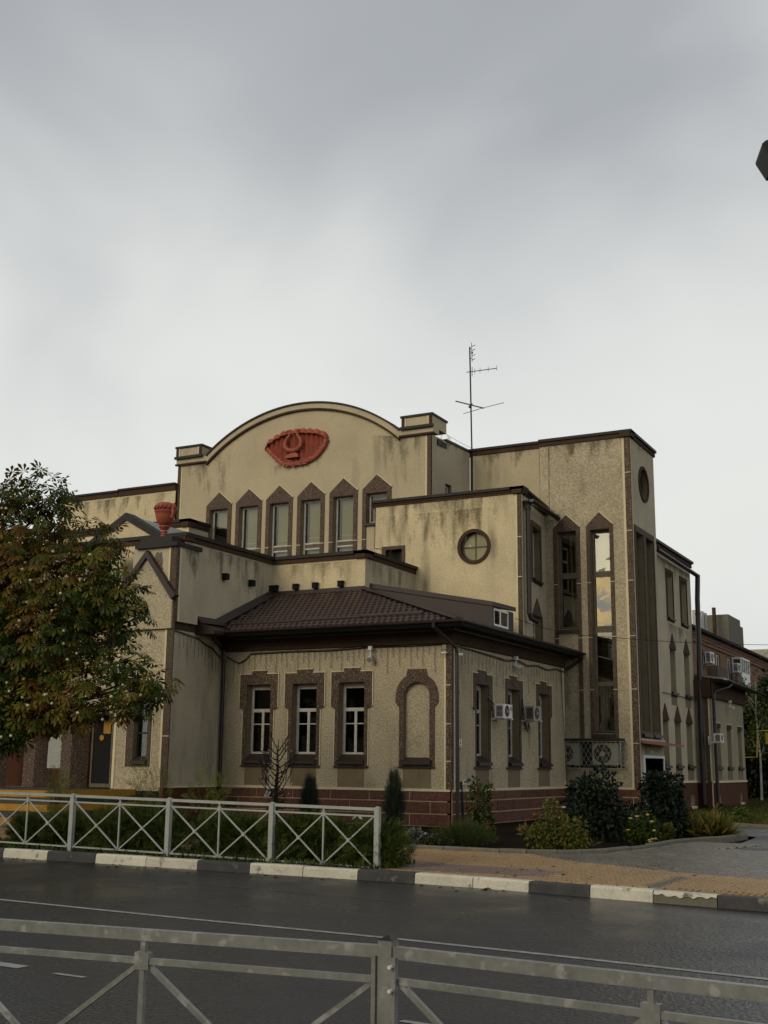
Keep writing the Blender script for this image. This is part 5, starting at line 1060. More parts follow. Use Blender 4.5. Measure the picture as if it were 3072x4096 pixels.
wire([fAs(36.0, 4.7, -0.03), fAs(36.1, 3.5, -0.04), fAs(36.25, 2.6, -0.04), fAs(36.3, 1.2, -0.04)], 0.008, 'loose cable down the far end of the annex side wall')
wire([(-10.42, 39.7, 4.12), (-10.42, 45.1, 4.10)], 0.015, 'black cable across the rear wing between its window rows')
wire([fT(-13.03, 12.05, -0.02), fT(-13.05, 9.9, -0.02)], 0.006, 'thin cable down the stair tower to the box block roof')
# ================================================================ FENCES, LAMP, SIGN
def fence_panel(root, a, b_, z_top, hgt, m, postw=0.05, first_post=True, last_post=True, rail=(0.04, 0.03), hub=0.05, bar=0.02):
    """one crossed-bar panel: top rail, second rail, bottom rail, middle bar, two crosses with square hubs"""
    A0 = Vector((a[0], a[1], 0)); B0 = Vector((b_[0], b_[1], 0)); d = (B0-A0).normalized(); L_ = (B0-A0).length
    n_ = Vector((-d.y, d.x, 0))
    P = lambda t_, h: A0+d*(L_*t_)+Vector((0, 0, z_top[0]+(z_top[1]-z_top[0])*t_-hgt+h))
    T, S_, Bt = hgt-rail[0]/2, hgt-0.118, 0.10
    e = postw/2/L_
    q = MB(); q.bar(P(e, T), P(1-e, T), rail[1], rail[0]); q.build('top_rail', m, root)
    q = MB(); q.bar(P(e, S_), P(1-e, S_), bar, bar*1.1); q.build('rail', m, root)
    q = MB(); q.bar(P(e, Bt), P(1-e, Bt), bar, bar*1.1); q.build('rail', m, root)
    q = MB(); q.bar(P(0.5, Bt), P(0.5, hgt-rail[0]), bar, bar, upv=n_); q.build('middle_bar', m, root)
    for t0, t1 in ((e*1.4, 0.5), (0.5, 1-e*1.4)):
        for (p0, p1) in ((P(t0, S_), P(t1, Bt)), (P(t0, Bt), P(t1, S_))):
            q = MB(); q.bar(p0+n_*0.004, p1+n_*0.004, bar*0.9, bar*0.9, upv=n_); q.build('brace', m, root)
        c = (P(t0, S_)+P(t1, Bt))/2; q = MB(); q.bar(c-d*hub/2, c+d*hub/2, bar*1.5, hub); q.build('hub_plate', m, root)
    c = P(0.5, S_); q = MB(); q.bar(c-d*hub*0.55, c+d*hub*0.55, bar*1.6, hub*1.1); q.build('hub_plate', m, root)
def fence_post(root, p, z0, z1, w, m, cap='black'):
    q = MB(); q.box(p[0]-w/2, p[0]+w/2, p[1]-w/2, p[1]+w/2, z0, z1); o = q.build('post', m, root)
    q = MB(); q.hexa([(p[0]-w*0.54, p[1]-w*0.54, z1), (p[0]+w*0.54, p[1]-w*0.54, z1), (p[0]+w*0.54, p[1]+w*0.54, z1), (p[0]-w*0.54, p[1]+w*0.54, z1), (p[0]-w*0.08, p[1]-w*0.08, z1+w*0.28), (p[0]+w*0.08, p[1]-w*0.08, z1+w*0.28), (p[0]+w*0.08, p[1]+w*0.08, z1+w*0.28), (p[0]-w*0.08, p[1]+w*0.08, z1+w*0.28)]); q.build('post_cap', cap, o)
FF_ = empty('metal_fence', (-12, 15.62, 0.18), 'pale painted metal fence of crossed bars on the far side of the road', 'fence')
fx = [-17.85, -15.83, -13.86, -11.90, -9.99, -8.21]; ft = lambda x: float(np.interp(x, [-17.8, -15.5, -8.2], [1.125, 1.104, 1.012]))
for i in range(5): fence_panel(FF_, (fx[i], 15.62), (fx[i+1], 15.62), (ft(fx[i]), ft(fx[i+1])), 0.925, 'galvfar', 0.075, rail=(0.042, 0.03), bar=0.022, hub=0.055)
for x in fx: fence_post(FF_, (x, 15.62), 0.10, ft(x)+0.0, 0.075, 'galvfar', 'galvfar')
NF = empty('metal_fence', (-2.1, 4.05, 0.05), 'weathered galvanised metal fence of crossed bars in the foreground', 'fence')
fence_panel(NF, (-4.13, 3.86), (-2.085, 4.06), (0.962, 0.965), 0.92, 'galv', 0.062, rail=(0.042, 0.034), bar=0.021, hub=0.058)
fence_panel(NF, (-2.085, 4.06), (-0.10, 3.83), (0.965, 0.967), 0.92, 'galv', 0.062, rail=(0.042, 0.034), bar=0.021, hub=0.058)
for p in ((-4.13, 3.86), (-2.085, 4.06), (-0.10, 3.83)): fence_post(NF, p, 0.045, 0.985, 0.055, 'galv')
q = MB()
for s_, (x, y) in ((-1, (-2.125, 4.03)), (1, (-2.045, 4.03))):
    q.bar((x, y, 0.08), (x, y, 0.93), 0.016, 0.016)
q.build('panel_edge_bar', 'galv', NF)
for z in (0.90, 0.82): q = MB(); q.tube([(-2.05, 4.02, z), (-2.05, 4.0, z)], 0.007, 8); q.build('bolt', 'white', NF)
LP = empty('street_lamp', (1.2, 5.0, 0.05), 'dark street lamp head on an arm reaching in at the top right', 'street lamp')
q = MB(); q.tube([(1.2, 5.0, 0.04), (1.2, 5.0, 5.0), (1.0, 5.4, 5.9), (0.2, 6.9, 6.12), (-0.75, 8.5, 6.06)], [0.08, 0.06, 0.045, 0.035, 0.035], 10); q.build('pole', 'black', LP)
q = MB(); ce = Vector((-1.03, 8.7, 6.12))
# head: a rounded flat box, its short end turned to the camera's left
X_ = Vector((0.90, 0.36, 0.19)).normalized(); Z_ = Vector((-0.40, -0.1, 0.95)).normalized(); Y_ = Z_.cross(X_).normalized(); Z_ = X_.cross(Y_)
prof = [(-0.335, 0.05), (-0.33, 0.07), (-0.30, 0.088), (-0.1, 0.11), (0.2, 0.11), (0.34, 0.06), (0.34, -0.08), (-0.26, -0.108), (-0.295, -0.10)]
A_ = [ce+X_*p[0]+Z_*p[1]-Y_*0.13 for p in prof]; C_ = [ce+X_*p[0]+Z_*p[1]+Y_*0.13 for p in prof]
q.poly(A_); q.poly(C_[::-1])
for i in range(len(prof)): j = (i+1) % len(prof); q.poly([A_[i], C_[i], C_[j], A_[j]])
q.build('lamp_head', 'black', LP)
# warning tag hung on the bare tree
WS = empty('warning_sign', (-14.85, 23.0, 0.9), 'small white warning tag with a yellow triangle hanging tilted on the bare tree', 'sign')
def tagP(u, v, d=0): # tilted card
    a = R(-27); x = u*math.cos(a)-v*math.sin(a); z = u*math.sin(a)+v*math.cos(a); return (-14.83+x, 23.0+d, 1.005+z)
q = MB(); q.prism(tagP, rect(-0.055, 0.055, -0.125, 0.125), 0, 0.006); c = q.build('card', 'pvc', WS)
q = MB(); q.prism(tagP, [(-0.047, 0.0), (0.047, 0.0), (0.0, 0.095)], -0.003, 0.0); q.build('yellow_triangle', 'yellow', c)
q = MB(); q.prism(tagP, [(-0.006, 0.025), (0.006, 0.025), (0.004, 0.065), (-0.004, 0.065)], -0.005, -0.003); q.prism(tagP, rect(-0.005, 0.005, 0.01, 0.018), -0.005, -0.003)
for k in range(4): q.prism(tagP, rect(-0.04, 0.03+0.006*(k % 2), -0.03-0.022*k-0.009, -0.03-0.022*k), -0.003, 0.0)
q.build('print', 'black', c)
q = MB(); q.tube([tagP(0, 0.12, 0.004), (-14.72, 23.02, 1.22)], 0.004, 4); q.build('string', 'black', WS)
# ================================================================ VEGETATION
def leafmat(name, c, r_=0.5, tr=0.25):
    return mat(name, c, tuple(x*0.72 for x in c), 0.9, r_, spec=0.15, transl=tr)
LG = leafmat('leaf_green', (0.044, 0.066, 0.007)); LD = leafmat('leaf_deep', (0.020, 0.033, 0.006)); LY = leafmat('leaf_olive', (0.115, 0.10, 0.012)); LR = leafmat('leaf_rust', (0.115, 0.055, 0.010)); LO = leafmat('leaf_ochre', (0.16, 0.105, 0.018))
SD = leafmat('shrub_dark', (0.008, 0.016, 0.008), 0.6, 0.05); SE = leafmat('shrub_edge', (0.017, 0.029, 0.015), 0.6, 0.05); JB = leafmat('juniper_blue', (0.044, 0.060, 0.040), 0.7, 0.1); JG = leafmat('juniper_green', (0.040, 0.068, 0.018), 0.7, 0.1); FG = leafmat('fern_green', (0.125, 0.165, 0.030), 0.6, 0.2); FD = leafmat('fern_dark', (0.060, 0.088, 0.018), 0.6, 0.2)
ST = leafmat('straw', (0.24, 0.17, 0.055), 0.7, 0.2); GRS = leafmat('grass', (0.050, 0.062, 0.012), 0.6, 0.2); SIL = leafmat('silver', (0.20, 0.21, 0.18), 0.8, 0.1); FAR1 = leafmat('far_green', (0.030, 0.045, 0.014), 0.6, 0.2); FAR2 = leafmat('far_dark', (0.014, 0.022, 0.009), 0.6, 0.1); BIR = leafmat('birch_leaf', (0.085, 0.095, 0.025), 0.6, 0.25)
NUT = mat('nut', (0.62, 0.60, 0.40), None, 3, 0.6); PWH = mat('petal_white', (0.75, 0.75, 0.70), None, 3, 0.6); PYE = mat('petal_yellow', (0.72, 0.62, 0.22), None, 3, 0.6); PRD = mat('petal_red', (0.50, 0.025, 0.03), None, 3, 0.6); PPK = mat('petal_pink', (0.42, 0.10, 0.16), None, 3, 0.6); PPU = mat('petal_purple', (0.30, 0.16, 0.26), None, 3, 0.6); BWH = mat('birch_bark', (0.45, 0.43, 0.38), (0.2, 0.19, 0.17), 6, 0.8)
rng = np.random.default_rng(11)
DIA = (np.array([(0, 0, 0), (0.30, 0.45, 0.10), (0, 1, -0.06), (-0.30, 0.45, 0.10)], float), np.array([(0, 1, 2), (0, 2, 3)]))
NAR = (np.array([(0, 0, 0), (0.09, 0.4, 0.03), (0, 1, 0), (-0.09, 0.4, 0.03)], float), np.array([(0, 1, 2), (0, 2, 3)]))
def sprig(nl=9, w=0.13, ll=0.30):
    V = [(0, 0, 0), (0.012, 0, 0), (0, 1, 0.0)]; F = [(0, 1, 2)]
    for i in range(nl):
        y = 0.12+0.82*i/nl; s_ = 1 if i % 2 else -1; L_ = ll*(1-0.5*i/nl); b = len(V)
        V += [(0, y, 0), (s_*L_*0.5+0.0, y+L_*0.25+w*0.3, 0.02), (s_*L_, y+L_*0.62, -0.02), (s_*L_*0.55, y+L_*0.25-w*0.25, 0.0)]; F += [(b, b+1, b+2), (b, b+2, b+3)]
    return np.array(V, float), np.array(F)
SPR = sprig(); SPN = sprig(11, 0.05, 0.22)
def palmate():
    V = []; F = []
    for k, (a, L_) in enumerate(((0, 1.0), (42, 0.95), (-42, 0.95), (80, 0.8), (-80, 0.8), (118, 0.55), (-118, 0.55))):
        a = R(a); cs, sn = math.cos(a), math.sin(a); b = len(V); dr = 0.30
        for (x, y) in ((0, 0.05), (0.06, 0.35), (-0.06, 0.35), (0.17, 0.74), (-0.17, 0.74), (0, 1.0)):
            z = -dr*(y**1.6)+0.05*(abs(x)/0.17); x, y = x*L_, y*L_
            V.append((x*cs+y*sn, -x*sn+y*cs, z))
        F += [(b, b+1, b+2), (b+2, b+1, b+3), (b+2, b+3, b+4), (b+4, b+3, b+5)]
    return np.array(V, float), np.array(F)
PAL = palmate()
def basis(D, N):
    D = D/np.linalg.norm(D, axis=1, keepdims=True); X = np.cross(D, N); X /= np.linalg.norm(X, axis=1, keepdims=True)+1e-9; N2 = np.cross(X, D); return X, D, N2
def scatter(T, P, D, N, S_):
    X, D, N2 = basis(D, N); tv_, tf_ = T; n_ = len(P)
    V = P[:, None, :]+S_[:, None, None]*(tv_[None, :, 0:1]*X[:, None, :]+tv_[None, :, 1:2]*D[:, None, :]+tv_[None, :, 2:3]*N2[:, None, :])
    F = tf_[None]+(np.arange(n_)*len(tv_))[:, None, None]
    return V.reshape(-1, 3), F.reshape(-1, 3)
def ell_points(ells, n_, shell=0.35):
    w = np.array([e[3]*e[4]*e[5] for e in ells])**0.75; idx = rng.choice(len(ells), n_, p=w/w.sum()); E = np.array(ells)[idx]
    u = rng.normal(size=(n_, 3)); u /= np.linalg.norm(u, axis=1, keepdims=True); r_ = rng.random(n_)**shell
    r_ *= 1+0.10*np.sin(u[:, 0]*7+E[:, 0]*3)+0.08*np.sin(u[:, 2]*9+E[:, 1])
    return E[:, :3]+u*E[:, 3:6]*r_[:, None], u, idx
def foliage(name, parent, ells, n_, T, size, mats, weights=None, shell=0.35, droop=0.3, upw=0.0, kind='stuff', zmin=0.15, jit=0.6, mi_fn=None):
    P, u, idx = ell_points(ells, n_, shell); keep = P[:, 2] > zmin; P, u = P[keep], u[keep]; n_ = len(P)
    D = u*1.0+rng.normal(size=(n_, 3))*jit; D[:, 2] += upw-droop
    N = u*0.6+rng.normal(size=(n_, 3))*0.6+np.array([0, 0, 0.8]); S_ = size*(0.65+0.7*rng.random(n_))
    V, F = scatter(T, P, D, N, S_); mi = rng.choice(len(mats), n_, p=weights) if mi_fn is None else mi_fn(P, u)
    MI = np.repeat(mi, len(T[1])); off = worldloc(parent) if parent else (0, 0, 0)
    o = mesh_np(name, V, F, mats, MI, parent, off); o['kind'] = kind
    return o
def bush(name, base, label, cat, ells, n_, T, size, mats, weights=None, group=None, stems=5, stemr=0.012, stemm='twig', **k):
    r_ = empty(name, base, label, cat, group); bx = Vector(base)
    foliage('foliage', r_, ells, n_, T, size, mats, weights, **k)
    for i in range(stems):
        e = ells[i % len(ells)]; t_ = Vector((e[0]+random.uniform(-0.5, 0.5)*e[3], e[1]+random.uniform(-0.5, 0.5)*e[4], e[2]+e[5]*random.uniform(0.1, 0.8))); b0 = bx+Vector((random.uniform(-0.05, 0.05), random.uniform(-0.05, 0.05), -0.02)); md = b0.lerp(t_, 0.5)+Vector((random.uniform(-0.05, 0.05), 0, 0))
        q = MB(); q.tube([b0, md, t_], [stemr, stemr*0.7, stemr*0.3], 5); q.build('stem', stemm, r_)
    return r_
def flowers(root, pts, r_, m, name='flower'):
    for p in pts:
        q = MB(); p = Vector(p)
        for k in range(6):
            a = 2*math.pi*k/6+random.random(); d = Vector((math.cos(a), math.sin(a)*0.7, 0.35+0.5*random.random()))*r_; s_ = Vector((-math.sin(a), math.cos(a), 0))*r_*0.55
            q.poly([p, p+d*0.7+s_, p+d, p+d*0.7-s_])
        for k in range(4):
            a = 2*math.pi*k/4; d = Vector((math.cos(a)*0.4, math.sin(a)*0.4, 0.8))*r_; s_ = Vector((-math.sin(a), math.cos(a), 0))*r_*0.4; q.poly([p, p+d*0.7+s_, p+d, p+d*0.7-s_])
        q.build(name, m, root)
# ---- the big chestnut on the left
CT = empty('chestnut_tree', (-19.6, 18.3, 0.1), 'large horse chestnut with rusty autumn leaves and pale nuts at the left edge', 'tree')
q = MB(); q.tube([(-19.6, 18.3, 0.0), (-19.6, 18.3, 0.6), (-19.5, 18.3, 1.8), (-19.3, 18.3, 3.2), (-18.9, 18.3, 5.0), (-18.6, 18.3, 6.6)], [0.26, 0.2, 0.17, 0.14, 0.09, 0.04], 10); TRK = q.build('trunk', 'bark', CT)
CE = [(-18.7, 18.5, 6.35, 1.15, 1.1, 1.1), (-17.45, 18.2, 6.65, 0.78, 0.8, 0.92), (-17.5, 17.6, 5.3, 1.15, 1.0, 0.95), (-16.2, 17.8, 5.05, 1.0, 0.9, 0.85), (-15.75, 18.0, 5.75, 0.62, 0.6, 0.50), (-15.15, 17.9, 4.72, 0.72, 0.7, 0.52), (-16.3, 17.4, 3.95, 1.1, 0.9, 0.9), (-17.8, 17.2, 3.8, 1.25, 1.0, 1.1), (-14.75, 17.7, 3.45, 0.55, 0.55, 0.38), (-14.22, 17.8, 3.05, 0.58, 0.55, 0.34), (-15.5, 17.5, 3.0, 0.7, 0.7, 0.55), (-14.45, 17.6, 2.62, 0.42, 0.45, 0.34), (-16.2, 17.3, 2.75, 0.75, 0.7, 0.55), (-17.3, 17.2, 2.55, 0.85, 0.8, 0.65), (-18.6, 17.2, 2.5, 0.95, 0.9, 0.75), (-19.6, 18.0, 5.0, 1.6, 1.4, 1.5), (-19.4, 19.3, 3.8, 1.4, 1.3, 1.4), (-17.0, 18.9, 4.7, 1.2, 0.9, 1.2), (-15.0, 18.1, 4.25, 0.5, 0.5, 0.42), (-18.0, 17.4, 1.85, 0.45, 0.5, 0.40), (-16.9, 17.2, 2.12, 0.5, 0.5, 0.38), (-17.5, 17.1, 1.98, 0.55, 0.5, 0.36), (-16.2, 17.2, 2.4, 0.4, 0.4, 0.3), (-18.4, 18.0, 7.0, 0.6, 0.6, 0.4), (-17.9, 17.0, 2.35, 0.7, 0.5, 0.45), (-16.6, 17.0, 2.45, 0.6, 0.5, 0.4), (-15.4, 17.2, 2.5, 0.5, 0.5, 0.35)]
for e in CE:
    t_ = Vector(e[:3]); zb = min(max(t_.z-1.4, 1.5), 5.2); s0 = Vector((-19.55+0.14*(zb-1.5), 18.3, zb)); md = s0.lerp(t_, 0.55)+Vector((0, 0, 0.25))
    q = MB(); q.tube([s0, s0.lerp(md, 0.5), md, t_, t_+(t_-md)*0.12], [0.075, 0.055, 0.035, 0.018, 0.006], 6); q.build('branch', 'bark', CT)
    for k in range(5):
        d = Vector((random.uniform(-1, 1)*e[3], random.uniform(-1, 0.6)*e[4], random.uniform(-0.8, 0.9)*e[5])); q = MB(); q.tube([md.lerp(t_, random.random()), t_+d*0.4, t_+d*0.72], [0.016, 0.010, 0.004], 4); q.build('twig', 'bark', CT)
NLV = 6000
P, u, idx = ell_points(CE, NLV, 0.30)
D = u.copy(); D[:, 2] -= 0.75; D += rng.normal(size=(NLV, 3))*0.35; N = u*0.5+np.array([0, -0.25, 0.9])+rng.normal(size=(NLV, 3))*0.3; SZ = 0.19*(0.7+0.6*rng.random(NLV))
zone = np.sin(P[:, 0]*1.7+P[:, 2]*1.1)+np.sin(P[:, 2]*2.3-P[:, 1])*0.8+np.where(P[:, 0] > -16.5, 0.35, -0.1)+np.where(P[:, 2] > 4, 0.3, -0.35)
pr = rng.random(NLV)+zone*0.33
mi = np.where(pr > 1.12, 4, np.where(pr > 0.92, 3, np.where(pr > 0.58, 2, np.where(pr > 0.10, 0, 1))))
LM = [LG, LD, LY, LR, LO]
depth = P @ np.array([-0.463, 0.886, 0.0]); infr = P[:, 0] > -1.03*P[:, 1]
order = np.argsort(np.where(infr, depth, 1e3)); big = order[:300]; small = order[300:]
V, F = scatter(PAL, P[small], D[small], N[small], SZ[small]); o = mesh_np('crown', V, F, LM, np.repeat(mi[small], len(PAL[1])), CT, worldloc(CT)); o['kind'] = 'stuff'
lme = []
for m_ in LM:
    me = bpy.data.meshes.new('leaf'); me.from_pydata(PAL[0].tolist(), [], PAL[1].tolist()); me.materials.append(m_); me.update(); lme.append(me)
X, DD, N2 = basis(D[big], N[big]); wc = worldloc(CT)
for k, i in enumerate(big):
    o = bpy.data.objects.new('leaf', lme[int(mi[i])]); COL.objects.link(o); o.parent = CT; s_ = SZ[i]
    mm = Matrix(((X[k][0]*s_, DD[k][0]*s_, N2[k][0]*s_, 0), (X[k][1]*s_, DD[k][1]*s_, N2[k][1]*s_, 0), (X[k][2]*s_, DD[k][2]*s_, N2[k][2]*s_, 0), (0, 0, 0, 1))); mm.translation = Vector(P[i])-wc; o.matrix_local = mm
q = MB(); q.lathe((0, 0, 0), [(0.004, -0.028), (0.022, -0.018), (0.029, 0), (0.022, 0.018), (0.004, 0.028)], 8); nut0 = q.build('chestnut_fruit', NUT, CT, smooth=True); nme = nut0.data; bpy.data.objects.remove(nut0)
nme.transform(Matrix.Translation(worldloc(CT)))
fi = rng.choice(np.where(infr & (u[:, 1] < 0.2))[0], 95, replace=False)
for i in fi:
    o = bpy.data.objects.new('chestnut_fruit', nme); COL.objects.link(o); o.parent = CT; o.location = Vector(P[i]+u[i]*0.10+np.array([0, -0.06, -0.02]))-wc
# ---- bare ornamental tree
BT = empty('bare_tree', (-14.62, 23.0, 0.13), 'small leafless black tree wound with pinprick bulbs before the annex', 'tree')
q = MB(); tx = -14.62; q.tube([(tx, 23, 0.1), (tx-0.02, 23, 0.9), (tx+0.02, 23, 1.5), (tx, 23, 1.85), (tx+0.03, 23, 2.16)], [0.055, 0.045, 0.032, 0.018, 0.006], 8); q.build('trunk', 'twig', BT)
def twiggy(p0, d, L_, r_, lev, b):
    pts = [Vector(p0)]; d = Vector(d)
    for k in range(4):
        d = (d+Vector((random.uniform(-0.28, 0.28), random.uniform(-0.25, 0.25), random.uniform(-0.02, 0.34)))).normalized(); pts.append(pts[-1]+d*L_/4)
    b.tube(pts, [r_, r_*0.8, r_*0.62, r_*0.45, r_*0.25], 5)
    for k in range(6): p = pts[1].lerp(pts[4], random.random()); e = Vector((random.uniform(-1, 1), random.uniform(-1, 1), random.uniform(-0.3, 1))).normalized()*0.035; b.tube([p, p+e], [0.006, 0.003], 4)
    if lev > 0:
        for k in range(2): twiggy(pts[random.choice((2, 3))], (d+Vector((random.uniform(-0.9, 0.9), random.uniform(-0.6, 0.6), 0.15))).normalized(), L_*0.5, r_*0.6, lev-1, b)
for k in range(19):
    z = 0.85+1.15*(k/19); s_ = 1 if k % 2 else -1; L_ = 0.72-0.30*(k/19)
    b = MB(); twiggy((tx, 23, z), (s_*random.uniform(0.7, 1.0), random.uniform(-0.6, 0.6), random.uniform(0.25, 0.6)), L_, 0.016, 1, b); b.build('branch', 'twig', BT)
q = MB()
for k in range(60):
    a = random.uniform(0, 6.28); z = random.uniform(0.9, 2.0); r_ = random.uniform(0.03, 0.55)*(1-(z-0.9)*0.4); c = Vector((tx+r_*math.cos(a), 23+r_*math.sin(a)*0.8, z)); q.box(c.x-0.008, c.x+0.008, c.y-0.008, c.y+0.008, c.z-0.008, c.z+0.008)
q.build('light_bulbs', 'white', BT)
foliage('low_shoots', BT, [(tx, 23, 0.8, 0.22, 0.2, 0.32)], 260, DIA, 0.06, [LD, SD], droop=0.0)
# ---- junipers and shrubs in the bed
def columnar(base, h, w, label):
    x, y, z = base
    return bush('juniper', base, label, 'juniper', [(x, y, z+h*0.36, w*0.5, w*0.5, h*0.38), (x, y, z+h*0.62, w*0.34, w*0.34, h*0.36), (x+0.01, y, z+h*0.82, w*0.15, w*0.15, h*0.20)], 1500, SPN, 0.20, [JB, JG, SD], [0.6, 0.2, 0.2], group='columnar junipers before the annex', shell=0.3, droop=0.0, upw=2.2, jit=0.35, zmin=z, stems=3, stemr=0.02, stemm='bark')
columnar((-13.28, 26.1, 0.1), 1.32, 0.46, 'grey green columnar juniper by the plinth right of the fence end')
columnar((-15.25, 25.5, 0.1), 1.15, 0.42, 'grey green columnar juniper seen through the far fence')
bush('spreading_juniper', (-9.65, 21.93, 0.15), 'low spreading green juniper at the corner of the annex', 'juniper', [(-9.65, 21.93, 0.30, 0.48, 0.42, 0.16), (-9.95, 21.9, 0.28, 0.3, 0.3, 0.13), (-9.3, 21.95, 0.24, 0.30, 0.3, 0.12), (-9.6, 21.9, 0.40, 0.28, 0.28, 0.13)], 1500, SPN, 0.15, [JG, FD, LY], [0.6, 0.25, 0.15], upw=0.9, droop=0.1, zmin=0.14)
r_ = bush('rose_bush', (-10.63, 25.1, 0.15), 'tall red rose bush beside the annex side plinth', 'rose bush', [(-10.66, 25.1, 0.75, 0.30, 0.28, 0.42), (-10.58, 25.1, 0.40, 0.28, 0.26, 0.24), (-10.75, 25.05, 1.22, 0.16, 0.14, 0.16), (-10.45, 25.1, 1.12, 0.15, 0.14, 0.14)], 900, DIA, 0.085, [FD, LD, LR], [0.6, 0.28, 0.12], stems=7, zmin=0.14)
flowers(r_, [(-10.72, 24.78, 0.70), (-10.32, 24.78, 0.30)], 0.06, PRD, 'rose')
big_ = [(-7.95, 24.6, 0.85, 0.52, 0.45, 0.62), (-7.75, 24.65, 1.25, 0.36, 0.36, 0.40), (-8.1, 24.6, 0.45, 0.45, 0.42, 0.36), (-7.62, 24.7, 0.6, 0.45, 0.42, 0.48), (-8.15, 24.6, 1.1, 0.28, 0.3, 0.3)]
bush('dark_shrub', (-7.86, 24.61, 0.13), 'big dark green shrub under the wire cage', 'shrub', big_, 2600, DIA, 0.11, [SD, SE], [0.6, 0.4], droop=0.5, zmin=0.13, shell=0.28)
bush('dark_shrub', (-7.35, 25.9, 0.13), 'lower dark shrub between the two big dark shrubs', 'shrub', [(-7.45, 25.9, 0.50, 0.36, 0.34, 0.38), (-7.15, 26.0, 0.36, 0.28, 0.3, 0.28)], 900, DIA, 0.10, [SD, SE], [0.7, 0.3], droop=0.4, zmin=0.13, shell=0.28)
bush('dark_shrub', (-7.07, 27.0, 0.13), 'big dark green shrub in front of the side door', 'shrub', [(-7.1, 27.0, 0.9, 0.46, 0.42, 0.62), (-7.25, 27.0, 1.25, 0.32, 0.3, 0.32), (-6.9, 27.0, 1.22, 0.28, 0.3, 0.30), (-6.95, 27.0, 0.5, 0.44, 0.42, 0.40)], 2400, DIA, 0.11, [SD, SE], [0.6, 0.4], droop=0.5, zmin=0.13, shell=0.28)
r_ = bush('rose_bush', (-6.73, 24.16, 0.15), 'leafy rose bush with cream and yellow blooms', 'rose bush', [(-6.75, 24.16, 0.45, 0.32, 0.28, 0.34), (-6.62, 24.1, 0.32, 0.26, 0.26, 0.22), (-6.85, 24.16, 0.32, 0.26, 0.26, 0.24)], 1300, DIA, 0.075, [FD, LG, LD], [0.45, 0.3, 0.25], zmin=0.14)
flowers(r_, [(-6.92, 23.9, 0.62), (-6.79, 23.9, 0.66), (-6.57, 23.9, 0.70), (-6.50, 23.88, 0.57), (-6.55, 23.86, 0.22), (-6.48, 23.85, 0.24), (-6.42, 23.86, 0.25), (-6.52, 23.84, 0.19), (-6.45, 23.9, 0.40)], 0.05, PYE, 'rose'); flowers(r_, [(-6.97, 23.86, 0.40)], 0.045, mat('petal_bright', (0.75, 0.58, 0.04), None, 3, 0.6), 'rose')
r_ = bush('rose_bush', (-7.49, 21.49, 0.15), 'sprawling yellow green rose bush with a few red blooms', 'rose bush', [(-7.45, 21.5, 0.45, 0.42, 0.34, 0.32), (-7.75, 21.6, 0.5, 0.32, 0.3, 0.40), (-7.30, 21.45, 0.32, 0.32, 0.3, 0.22), (-7.95, 21.7, 0.36, 0.3, 0.3, 0.28), (-7.75, 21.6, 0.92, 0.16, 0.16, 0.14)], 2000, DIA, 0.07, [LY, FG, LO, FD], [0.4, 0.25, 0.12, 0.23], zmin=0.14)
flowers(r_, [(-8.28, 21.45, 0.50), (-8.12, 21.4, 0.66), (-8.03, 21.4, 0.70), (-7.97, 21.4, 0.76)], 0.036, PRD, 'rose'); flowers(r_, [(-7.42, 21.4, 0.88)], 0.05, PWH, 'rose')
bush('sedum', (-6.80, 27.0, 0.15), 'small rounded sedum with fading brown heads', 'sedum', [(-6.82, 26.2, 0.30, 0.19, 0.18, 0.16)], 500, DIA, 0.06, [FD, LY, ST], [0.4, 0.35, 0.25], upw=0.6, droop=0.0, stems=3)
r_ = bush('ornamental_grass', (-6.37, 27.4, 0.15), 'yellowing ornamental grass with dry stalks at the end of the bed', 'ornamental grass', [(-6.5, 27.4, 0.25, 0.35, 0.3, 0.16), (-6.1, 27.4, 0.24, 0.32, 0.3, 0.14)], 1100, NAR, 0.32, [ST, LY, FD], [0.3, 0.4, 0.3], upw=1.2, droop=0.2, stems=0, zmin=0.12)
for k in range(9):
    q = MB(); a = random.uniform(-0.5, 0.6); q.tube([(-6.6+random.uniform(-0.2, 0.4), 27.5, 0.15), (-6.5+a*0.5, 27.5, 0.55), (-6.4+a, 27.5, 0.75+0.25*random.random())], [0.008, 0.006, 0.003], 4); q.build('dry_stalk', ST, r_)
for base, lab, m_, n_, s_ in (((-10.52, 21.55, 0.15), 'silver grey dusty plant among the bed flowers', [SIL, JB], 240, 0.10),):
    bush('silver_plant', base, lab, 'plant', [(base[0], base[1], 0.27, 0.12, 0.12, 0.13)], n_, DIA, s_, m_, [0.8, 0.2], upw=0.4, droop=0.0, stems=2, zmin=0.14)
def flowerclump(x, y, h, w, label, m_, k, r_):
    b = bush('flower_clump', (x, y, 0.14), label, 'flowers', [(x, y, 0.16+h*0.3, w*0.5, w*0.5, h*0.4)], 120, DIA, 0.05, [FD, LD], [0.5, 0.5], stems=0, zmin=0.13, group='small flowers in the bed')
    flowers(b, [(x+random.uniform(-0.5, 0.5)*w, y-0.05+random.uniform(-0.3, 0.3)*w, 0.17+h*random.uniform(0.5, 1)) for _ in range(k)], r_, m_)
